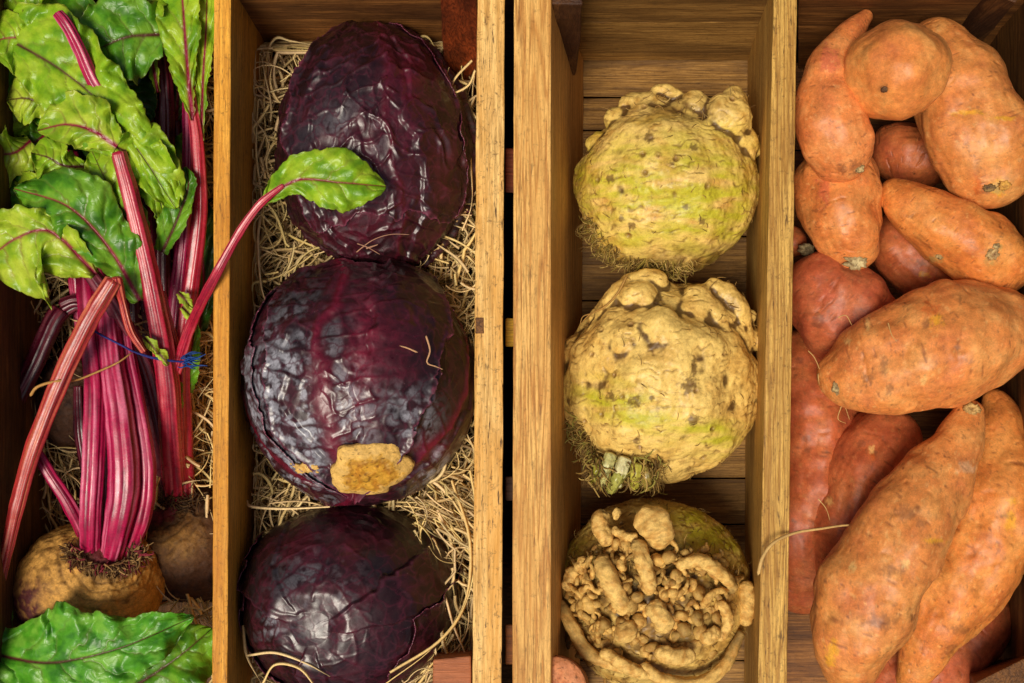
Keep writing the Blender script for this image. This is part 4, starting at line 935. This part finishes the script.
def leaf(parent, mid, wl, wr, tone, seed, ruff=4.0, curl=0.0, droop=0.0, nu=110, nv=61, midr=1.6, lob=.12, vein='red', nveins=6, name='leaf_blade'):
    u = np.linspace(0, 1, nu); v = np.linspace(-1, 1, nv)
    Mi = catmull(np.array(mid, float), nu)
    T = np.gradient(Mi[:, :2], axis=0); T /= np.linalg.norm(T, axis=1)[:, None]
    Lft = np.stack([T[:, 1], -T[:, 0]], 1)
    # smooth the side direction so wide blades do not fold over themselves
    k = 15; ker = np.ones(k) / k; pad = np.pad(Lft, ((k // 2, k // 2), (0, 0)), mode='edge'); Lft = np.stack([np.convolve(pad[:, i], ker, 'valid') for i in (0, 1)], 1)
    Lft /= np.linalg.norm(Lft, axis=1)[:, None]
    wl = np.maximum(catmull(wl, nu)[:, 0], .5); wr = np.maximum(catmull(wr, nu)[:, 0], .5)
    e = np.stack([u * 4.2, 0 * u, 0 * u + seed], 1)
    wl = 1.12 * wl * (1 + lob * 2.4 * fbm(e, 2, seed)) ; wr = 1.12 * wr * (1 + lob * 2.4 * fbm(e, 2, seed + 9))
    tip = np.sqrt(np.clip(1 - np.clip((u - .8) / .2, 0, 1) ** 2, .02, 1)); wl *= tip; wr *= tip
    UU, VV = np.meshgrid(u, v, indexing='ij')
    wd = np.where(VV > 0, wl[:, None], wr[:, None]); off = VV * wd
    X = Mi[:, 0:1] + Lft[:, 0:1] * off; Y = Mi[:, 1:2] + Lft[:, 1:2] * off
    L = np.linalg.norm(np.diff(Mi[:, :2], axis=0), axis=1).sum()
    q = np.stack([X.ravel() / 15, Y.ravel() / 15, 0 * X.ravel() + seed], 1)
    side = np.sign(VV); av = np.abs(VV)
    un = UU - .26 * av ** 1.3 + .05 * fbm(q, 2, seed + 5).reshape(UU.shape)
    ph = un * nveins + side * .22; fr = np.abs(ph - np.round(ph)) / nveins * L
    lat = np.exp(-(fr / (1.1 * (1.15 - .7 * av))) ** 2) * (av < .93)
    sub = np.abs((av * 5 + .8 * fbm(q, 2, seed + 6).reshape(UU.shape)) % 1 - .5)
    mr = np.exp(-(off / (midr * (1.25 - UU))) ** 2)
    puck = np.minimum(fr / 9, 1) * 1.7 * np.minimum(np.abs(off) / 6, 1)
    rf = 1.7 * ruff * av ** 1.6 * np.sin(2 * np.pi * (UU * (L / 50) + .25 * side) + 3 * fbm(q * .5, 2, seed + 7).reshape(UU.shape))
    big = fbm(q * .38, 2, seed + 8).reshape(UU.shape) * 9
    cup = curl * av ** 2 * 12
    Z = Mi[:, 2:3] - rf - puck - big * np.minimum(av * 2, 1) + cup + mr * 1.0 + lat * .6 + droop * (av ** 2) * wd * .5
    # fine in-plane jaggedness at the margin
    jag = fbm(np.stack([X.ravel() / 6, Y.ravel() / 6, 0 * X.ravel()], 1), 3, seed + 2).reshape(UU.shape) * av ** 4 * 2.5
    X = X + Lft[:, 0:1] * jag * side; Y = Y + Lft[:, 1:2] * jag * side
    P = WA(np.stack([X.ravel(), Y.ravel(), Z.ravel()], 1))
    a, b, c = {'bright': ((142, 186, 30), (182, 210, 52), (98, 152, 24)), 'mid': ((88, 150, 26), (130, 180, 46), (52, 106, 20)), 'dark': ((42, 84, 22), (66, 110, 34), (26, 56, 16)),
               'yellow': ((166, 196, 40), (200, 216, 72), (118, 162, 30)), 'glossy': ((88, 164, 36), (132, 192, 64), (48, 116, 24))}[tone]
    n1 = fbm(q * .7, 3, seed + 11); n2 = fbm(q * 2.5, 3, seed + 12)
    C = mix(np.tile(lin(a), (len(P), 1)), lin(b), sstep(-.05, .4, n1 + .3 * n2) * .8); C = mix(C, lin(c), sstep(.0, .45, -n1 + .3 * n2) * .8)
    C = mix(C, lin(b) * .9 + .02, (np.exp(-(fr / 3.2) ** 2)).ravel() * .35)
    vc = lin((118, 24, 44)) if vein == 'red' else lin((92, 44, 40)) if vein == 'dark' else lin((176, 190, 90))
    C = mix(C, vc, (lat * np.clip(1.0 - av, 0, 1)).ravel() * .6); C = mix(C, lin((150, 24, 62)) if vein == 'red' else vc, np.clip(mr.ravel() * 1.2, 0, 1))
    C = mix(C, lin((150, 60, 60)), (av ** 24).ravel() * .25)
    f = grid_faces(nu, nv, False)[:, ::-1]
    o = link(name, P, f, M['leaf'], parent, C)
    sd = o.modifiers.new('thickness', 'SOLIDIFY'); sd.thickness = .5 * U; sd.offset = 0
    return o

# stalks of the front beetroot
stalk(beetA, [(90, 570, 66), (90, 520, 42), (93, 460, 36), (95, 390, 40), (90, 330, 52), (84, 270, 62), (78, 210, 66)], [8.5, 10, 10.5, 10.5, 10, 9, 8], 1, 'mag', rib=5)
stalk(beetA, [(106, 574, 68), (117, 528, 44), (124, 480, 36), (120, 420, 36), (112, 360, 42), (106, 300, 56), (96, 250, 66)], [8, 12, 14, 12.5, 10.5, 9, 8], 2, 'mag', rib=6)
stalk(beetA, [(118, 572, 78), (140, 520, 58), (146, 470, 50), (138, 410, 50), (126, 350, 56), (120, 300, 66)], [7, 9, 9, 8, 8, 7], 3, 'mag')
stalk(beetA, [(106, 560, 80), (107, 510, 66), (107, 440, 62), (104, 380, 66)], [4, 5, 5, 5], 4, 'dull')
stalk(beetA, [(90, 548, 74), (70, 505, 54), (50, 474, 44), (36, 450, 40)], [6, 6.5, 6, 5], 5, 'mag', cap=(.4, .15))
sA = stalk(beetA, [(-6, 606, 50), (8, 545, 36), (28, 465, 22), (56, 390, 12), (86, 325, 2), (114, 278, -6)], [4.5, 6, 7.5, 8.5, 8.5, 8], 6, 'orange', cap=(.4, .2))
stalk(beetA, [(116, 276, -6), (122, 300, 6), (130, 330, 16), (144, 352, 24)], [5, 4, 4, 3], 7, 'orange', cap=(.4, .4))
stalk(beetA, [(86, 470, 84), (80, 430, 76), (78, 385, 76)], [5, 5.5, 4], 8, 'dark')
# dark stalks at the far left belong to the shaded beetroot
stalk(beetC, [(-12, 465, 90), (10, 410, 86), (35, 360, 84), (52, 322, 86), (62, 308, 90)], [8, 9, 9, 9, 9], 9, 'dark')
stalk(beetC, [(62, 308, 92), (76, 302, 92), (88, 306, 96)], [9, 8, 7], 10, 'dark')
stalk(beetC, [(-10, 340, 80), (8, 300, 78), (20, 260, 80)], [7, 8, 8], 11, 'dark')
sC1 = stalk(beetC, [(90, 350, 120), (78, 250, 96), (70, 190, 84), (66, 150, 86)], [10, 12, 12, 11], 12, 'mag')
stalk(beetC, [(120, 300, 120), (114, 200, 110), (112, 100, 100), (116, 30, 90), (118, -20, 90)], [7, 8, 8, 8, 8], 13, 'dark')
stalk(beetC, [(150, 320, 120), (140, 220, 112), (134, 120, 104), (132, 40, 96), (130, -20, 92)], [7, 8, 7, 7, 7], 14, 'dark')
# right-hand bunch
s7 = stalk(beetB, [(176, 512, 138), (171, 440, 92), (166, 370, 62), (152, 290, 34), (134, 210, 14), (118, 150, 2)], [11, 11, 10.5, 9.5, 8.5, 7], 15, 'red', cap=(.4, .2), rib=5)
s8 = stalk(beetB, [(172, 514, 140), (158, 430, 100), (142, 365, 76), (112, 305, 46), (78, 258, 22), (38, 228, 8)], [9, 10, 10, 8.5, 7, 5], 16, 'dull')
s9 = stalk(beetB, [(186, 512, 140), (182, 420, 104), (182, 350, 82), (192, 280, 64), (200, 210, 52), (197, 140, 44), (188, 70, 40), (186, -20, 40)], [9, 9, 8.5, 7.5, 7, 6, 4.5, 3], 17, 'red')
s10 = stalk(beetB, [(178, 506, 150), (172, 400, 116), (176, 320, 92), (184, 240, 76), (188, 180, 70), (188, 110, 68), (182, 40, 68)], [9, 9, 8.5, 7, 6, 5, 4], 18, 'pink')
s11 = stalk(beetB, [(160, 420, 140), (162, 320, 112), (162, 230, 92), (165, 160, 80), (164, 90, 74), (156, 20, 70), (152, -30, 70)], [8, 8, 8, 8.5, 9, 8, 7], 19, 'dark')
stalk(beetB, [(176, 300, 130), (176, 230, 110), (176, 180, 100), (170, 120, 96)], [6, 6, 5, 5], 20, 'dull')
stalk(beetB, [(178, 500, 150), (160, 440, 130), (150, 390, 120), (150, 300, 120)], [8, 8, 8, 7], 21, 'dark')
s12 = stalk(beetB, [(200, 190, 62), (198, 120, 58), (203, 60, 54), (206, -20, 54)], [3.5, 4, 4.5, 4], 22, 'red')
s13 = stalk(beetB, [(176, 372, 70), (190, 328, 44), (212, 282, -9), (236, 238, -20), (258, 206, -24), (284, 184, -24)], [5, 5, 4.5, 4, 3.6, 2.2], 23, 'red', cap=(.3, .3))
stalk(beetB, [(186, 500, 140), (187, 440, 112), (184, 380, 90), (172, 330, 60), (162, 290, 44)], [5, 4.5, 4, 3.5, 3], 24, 'orange')
sB1 = stalk(beetB, [(104, 96, 12), (92, 78, 4), (78, 46, -4), (66, 24, -10), (57, 12, -12)], [6.5, 6.5, 6, 5.5, 5], 25, 'mag', cap=(.3, .2))
stalk(beetB, [(104, 90, 20), (118, 130, 30), (126, 200, 50)], [6, 6, 6], 26, 'dark')

for k, (x0, x1, r, tn) in enumerate([(104, 96, 4, 'dark'), (142, 150, 4.5, 'dark'), (150, 160, 3.5, 'dull'), (170, 172, 4, 'mag'), (176, 178, 3.2, 'dull'), (182, 192, 3.5, 'dark'), (190, 205, 3, 'mag'), (124, 126, 5, 'dark'), (158, 144, 4, 'mag'), (112, 108, 4, 'mag'), (146, 152, 3.5, 'mag'), (173, 168, 4.5, 'mag')]):
    stalk(beetB if x0 > 130 else beetC, [(x0 + 12, 330, 124), (x0 + 6, 220, 104 - k), (x0, 110, 88 + 2 * k), ((x0 + x1) / 2, 40, 80), (x1, -20, 78)], [r * 1.2, r * 1.1, r, r * .9, r * .8], 60 + k, tn, nv=28)
# leaves, roughly back to front
for k, (x, y, a, L, w, tn, d) in enumerate([(22, 34, 2.9, 58, 24, 'bright', 14), (60, 160, 3.4, 50, 18, 'bright', 24), (10, 150, 2.7, 46, 22, 'yellow', 40), (96, 232, 1.9, 54, 17, 'mid', 26), (66, 255, 2.6, 40, 14, 'bright', 30), (146, 8, 4.9, 50, 18, 'bright', 40), (190, 150, 4.8, 50, 10, 'mid', 84), (34, 96, 3.0, 46, 20, 'yellow', 30), (30, 140, 2.6, 62, 26, 'mid', 66), (14, 62, 3.6, 56, 28, 'mid', 56), (84, 40, 4.2, 60, 26, 'bright', 42), (40, 190, 2.4, 56, 24, 'bright', 52), (76, 118, 5.0, 52, 20, 'mid', 50), (34, 16, 3.4, 60, 24, 'bright', 34), (20, 110, 3.9, 50, 24, 'bright', 60), (120, 30, 5.2, 50, 18, 'mid', 60), (12, 214, 2.9, 48, 22, 'mid', 64)]):
    c, sn_ = math.cos(a), math.sin(a)
    leaf(sC1, [(x - c * L * .5, y - sn_ * L * .5, d + 12), (x - c * L * .1 + sn_ * 4, y - sn_ * L * .1 - c * 4, d), (x + c * L * .25, y + sn_ * L * .25, d - 3), (x + c * L * .6, y + sn_ * L * .6, d + 8)], [w * .3, w, w * 1.1, w * .4], [w * .3, w * .9, w, w * .4], tn, 70 + k, ruff=6, lob=.2, vein='dark' if k % 2 else 'red')
leaf(sC1, [(66, 230, 84), (36, 170, 84), (10, 130, 88), (-20, 90, 92)], [10, 34, 40, 20], [10, 34, 40, 20], 'dark', 1)
leaf(sC1, [(70, 215, 96), (60, 160, 96), (60, 110, 100)], [12, 34, 20], [12, 34, 20], 'dark', 2)
leaf(sC1, [(50, 120, 50), (26, 80, 46), (-4, 46, 52), (-30, 20, 60)], [10, 36, 42, 20], [10, 30, 32, 16], 'mid', 3)
leaf(sC1, [(110, 40, 40), (70, 18, 40), (20, 6, 44), (-20, -10, 50)], [8, 20, 22, 20], [8, 26, 26, 20], 'mid', 4)
leaf(sC1, [(40, 214, 60), (14, 180, 56), (-16, 150, 60)], [10, 26, 26], [10, 24, 24], 'mid', 5, vein='dark')
leaf(s11, [(112, 70, 70), (134, 96, 64), (150, 122, 72)], [8, 20, 8], [8, 22, 8], 'dark', 6)
leaf(s11, [(118, 160, 74), (112, 130, 66), (104, 92, 68)], [8, 22, 14], [8, 20, 14], 'dark', 7)
leaf(s10, [(176, 120, 92), (178, 90, 84), (176, 62, 88)], [6, 14, 8], [6, 14, 8], 'dark', 8)
leaf(s10, [(198, 330, 100), (204, 290, 92), (202, 240, 92), (206, 200, 98)], [6, 14, 14, 8], [6, 12, 14, 8], 'dark', 9)
leaf(s10, [(188, 392, 96), (190, 360, 84), (196, 320, 86)], [5, 8, 4], [5, 9, 4], 'mid', 29)
leaf(s11, [(158, 92, 54), (150, 48, 46), (140, 6, 46), (134, -30, 48)], [3, 9, 18, 22], [2, 6, 10, 10], 'bright', 10, ruff=2)
leaf(s12, [(201, 140, 46), (203, 80, 40), (206, 30, 40), (208, -30, 42)], [2, 8, 12, 14], [2, 6, 8, 8], 'bright', 11, ruff=1.5, vein='red')
leaf(s9, [(193, 120, 36), (188, 74, 30), (184, 20, 28), (180, -34, 30)], [2, 14, 24, 30], [2, 6, 14, 20], 'bright', 12, ruff=2, midr=2.6)
leaf(s11, [(162, 34, 30), (130, 36, 18), (108, 44, 16), (80, 58, 26)], [20, 42, 34, 12], [28, 40, 40, 22], 'mid', 13, ruff=3, midr=1.8, nveins=4, vein='dark')
leaf(s10, [(162, 252, 44), (176, 222, 34), (188, 188, 34), (186, 166, 40)], [8, 16, 12, 4], [6, 10, 8, 4], 'mid', 14, ruff=2, vein='dark')
leaf(sB1, [(0, 34, 16), (56, 66, 4), (102, 104, 2), (140, 152, 10), (176, 208, 26)], [30, 44, 26, 26, 14], [20, 40, 38, 22, 14], 'bright', 15, ruff=4, midr=1.4, lob=.16, nveins=7, vein='dark')
leaf(s7, [(116, 146, 0), (136, 158, 14), (156, 188, 26), (166, 226, 40)], [14, 34, 28, 8], [8, 18, 14, 8], 'bright', 16, ruff=4, vein='dark', midr=1.2)
leaf(s7, [(140, 245, 34), (120, 208, 22), (104, 176, 18), (92, 150, 22)], [10, 20, 20, 10], [10, 22, 24, 16], 'bright', 17, ruff=2.5, midr=1.2, vein='dark')
leaf(s7, [(117, 146, -2), (92, 130, -8), (66, 124, -4), (38, 130, 12)], [8, 18, 18, 6], [12, 28, 28, 8], 'yellow', 18, ruff=4, midr=2.2, nveins=5)
leaf(s8, [(140, 300, 34), (108, 246, 12), (68, 206, 4), (14, 188, 14)], [6, 20, 28, 10], [6, 34, 34, 10], 'mid', 19, ruff=4, midr=2.0, vein='red')
leaf(s8, [(96, 274, 20), (52, 232, 2), (16, 238, 4), (-16, 262, 20)], [6, 52, 72, 40], [4, 18, 30, 30], 'yellow', 20, ruff=5, midr=2.2, lob=.2, nveins=6)
leaf(s13, [(262, 204, -18), (296, 180, -26), (340, 182, -24), (386, 186, -8)], [3, 22, 30, 8], [2, 13, 24, 12], 'bright', 21, ruff=2.5, midr=1.7, lob=.08, nveins=5, curl=.3)
# small torn bits
leaf(s10, [(176, 420, 90), (178, 400, 84), (180, 380, 86)], [2, 4, 2], [2, 5, 2], 'bright', 22, ruff=1, nu=30, nv=15)

# bunch of loose leaves at the bottom
ll = empty('beet_leaf', W(90, 650, 40), 'glossy bright green beet leaf lying in front of the tan beetroot', 'leaf', 'loose beet leaves')
lst = stalk(ll, [(-20, 650, 44), (10, 656, 36), (40, 664, 30), (64, 668, 28)], [3.5, 3, 2.4, 1.8], 30, 'dull')
leaf(ll, [(-14, 652, 40), (40, 662, 22), (80, 658, 14), (130, 644, 16), (194, 616, 34)], [22, 38, 46, 30, 8], [20, 34, 44, 34, 10], 'glossy', 33, ruff=4, midr=1.6, lob=.14, nveins=6, vein='dark', nu=180, nv=101)
l2 = empty('beet_leaf', W(170, 655, 80), 'darker green beet leaf under the bright one, next to the divider', 'leaf', 'loose beet leaves')
stalk(l2, [(80, 710, 90), (110, 696, 84), (140, 680, 78)], [3, 2.6, 2], 31, 'dull')
leaf(l2, [(110, 700, 80), (150, 676, 66), (184, 652, 66), (212, 628, 84)], [12, 36, 34, 8], [14, 34, 30, 10], 'mid', 24, ruff=4, vein='dark')
l3 = empty('beet_leaf', W(4, 600, 70), 'small green beet leaf at the left edge, beside the tan beetroot', 'leaf', 'loose beet leaves')
stalk(l3, [(-30, 640, 90), (-16, 622, 80)], [3, 2.5], 32, 'dull', nu=30)
leaf(l3, [(-24, 630, 84), (-6, 612, 66), (10, 600, 64)], [8, 20, 8], [8, 22, 10], 'mid', 25, ruff=3, vein='dark')

# crown fibres, brown string roots
def plc(R):
    a = R.uniform(-.3, 3.5); r = R.uniform(.7, 1.1); return 106 + 34 * r * math.cos(a), 553 + 14 * r * math.sin(a), 46 + R.uniform(-6, 8), a + R.gauss(0, .9), R.uniform(.1, .8)
fringe(beetA, 'crown_fibres', 520, plc, 21, (5, 16), (.6, 1.5), cols=((104, 72, 40), (70, 46, 26), (150, 116, 70), (120, 40, 50)))
fringe(beetB, 'crown_fibres', 160, lambda R: (176 + R.gauss(0, 14), 504 + R.gauss(0, 8), 116, R.uniform(0, 6.28), R.uniform(0, .6)), 22, (5, 16), (.5, 1.2), cols=((90, 66, 40), (60, 40, 24)))
hairs(beetA, [([(30, 396, 20), (38, 386, 14), (60, 380, 4), (75, 380, 20), (96, 372, 26), (118, 362, 22), (132, 352, 30)], 1.7), ([(160, 476, 60), (150, 505, 55), (146, 540, 70)], .9)], 'root_hair', col=(178, 132, 72))
# blue twine
S = Soup()
for off in (0, .8):
    V, F, s, ph = tube([(84, 334 + off, 34), (92, 330, 28), (104, 336, 26), (122, 345, 26), (136, 352, 32), (158, 358 + off, 40), (180, 361, 50), (190, 360, 56)], [1.05] * 8, 80, 8, noise=.4, nscale=2, seed=int(off * 10)); S.add(V, F, np.tile(lin((34, 40, 112)), (len(V), 1)))
R = random.Random(3)
for k in range(22):
    x, y = 186 + R.gauss(0, 3), 361 + R.gauss(0, 2.5); a = R.gauss(-.05, .18) + (math.pi if k % 5 == 0 else 0); L = R.uniform(5, 26) * (.5 if k % 5 == 0 else 1)
    V, F, s, ph = tube([(x, y, 54), (x + math.cos(a) * L * .5, y + math.sin(a) * L * .5 + R.gauss(0, 2), 50 + R.gauss(0, 3)), (x + math.cos(a) * L, y + math.sin(a) * L + R.gauss(0, 2), 54 + R.gauss(0, 4))], [.9, .8, .4], 12, 5); S.add(V, F, np.tile(lin((24, 66, 134)), (len(V), 1)))
o = S.link('blue_twine', M['twine']); tag(o, 'thin blue twine tied round the beetroot stalks with a frayed knot', 'twine')
# dry flakes on the stalks
for k, (x, y, d) in enumerate([(186, 300, 44), (190, 314, 48), (152, 345, 34), (162, 356, 40)]):
    leaf(s9 if k < 2 else s7, [(x - 8, y - 8, d), (x, y, d - 2), (x + 6, y + 9, d)], [2, 6, 3], [2, 5, 2], 'yellow', 50 + k, ruff=1.5, nu=30, nv=15, name='dry_flake', vein='dark').data.materials[0] = M['straw']

# threads on the cabbages
hairs(cab2, [([(418, 352, -4), (402, 346, -10), (384, 346, -12), (370, 358, -10), (361, 378, -8), (360, 386, -6)], 1.0), ([(426, 335, 2), (430, 350, 0), (427, 362, -1), (436, 366, 2), (443, 369, 6)], 1.1)], 'leaf_thread', col=(196, 150, 110))
hairs(cab1, [([(356, 252, 36), (372, 240, 28), (390, 234, 24), (410, 234, 24)], .6), ([(357, 243, 32), (368, 247, 30), (380, 254, 34)], .7), ([(366, 248, 30), (378, 244, 28)], 1.0)], 'leaf_thread', col=(170, 126, 100))

stump_disc(pst, 'post_end', (554, 690, 16), (34, 34), (0, 0, 1), ((214, 140, 92), (186, 110, 68), (200, 126, 80)), 4, 5, .05)

# ------------------------------------------------------------------ camera, light
cam = bpy.data.cameras.new('camera'); co = bpy.data.objects.new('camera', cam); COL.objects.link(co)
cam.sensor_width = 36; cam.lens = 36 * H / 1024; cam.shift_x = -(CX - 512) / 1024; cam.shift_y = 0
co.location = (0, 0, H * U); cam.clip_start = .01; cam.clip_end = 100; scene.camera = co
w = bpy.data.worlds.new('World'); scene.world = w; w.use_nodes = True; nt = w.node_tree; bg = nt.nodes['Background']
sky = nt.nodes.new('ShaderNodeTexSky'); sky.sky_type = 'NISHITA'; sky.sun_disc = False
EL, AZ = 70, 215
sky.sun_elevation = math.radians(EL); sky.sun_rotation = math.radians(AZ); sky.dust_density = 5; sky.ozone_density = .3; sky.air_density = .5
nt.links.new(sky.outputs[0], bg.inputs[0]); bg.inputs[1].default_value = .07
sl = bpy.data.lights.new('sun', 'SUN'); sl.energy = 3.1; sl.angle = math.radians(26); sl.color = (1, .92, .77)
so = bpy.data.objects.new('sun', sl); COL.objects.link(so)
from mathutils import Vector
LD = Vector((math.sin(math.radians(AZ)) * math.cos(math.radians(EL)), math.cos(math.radians(AZ)) * math.cos(math.radians(EL)), math.sin(math.radians(EL))))
so.rotation_euler = LD.to_track_quat('Z', 'Y').to_euler(); so.location = (0, 0, 2)
vs = scene.view_settings; vs.view_transform = 'Standard'; vs.look = 'None'; vs.exposure = -0.12; vs.gamma = 1; vs.use_curve_mapping = False
for o in bpy.data.objects:
    if '_org' in o: del o['_org']
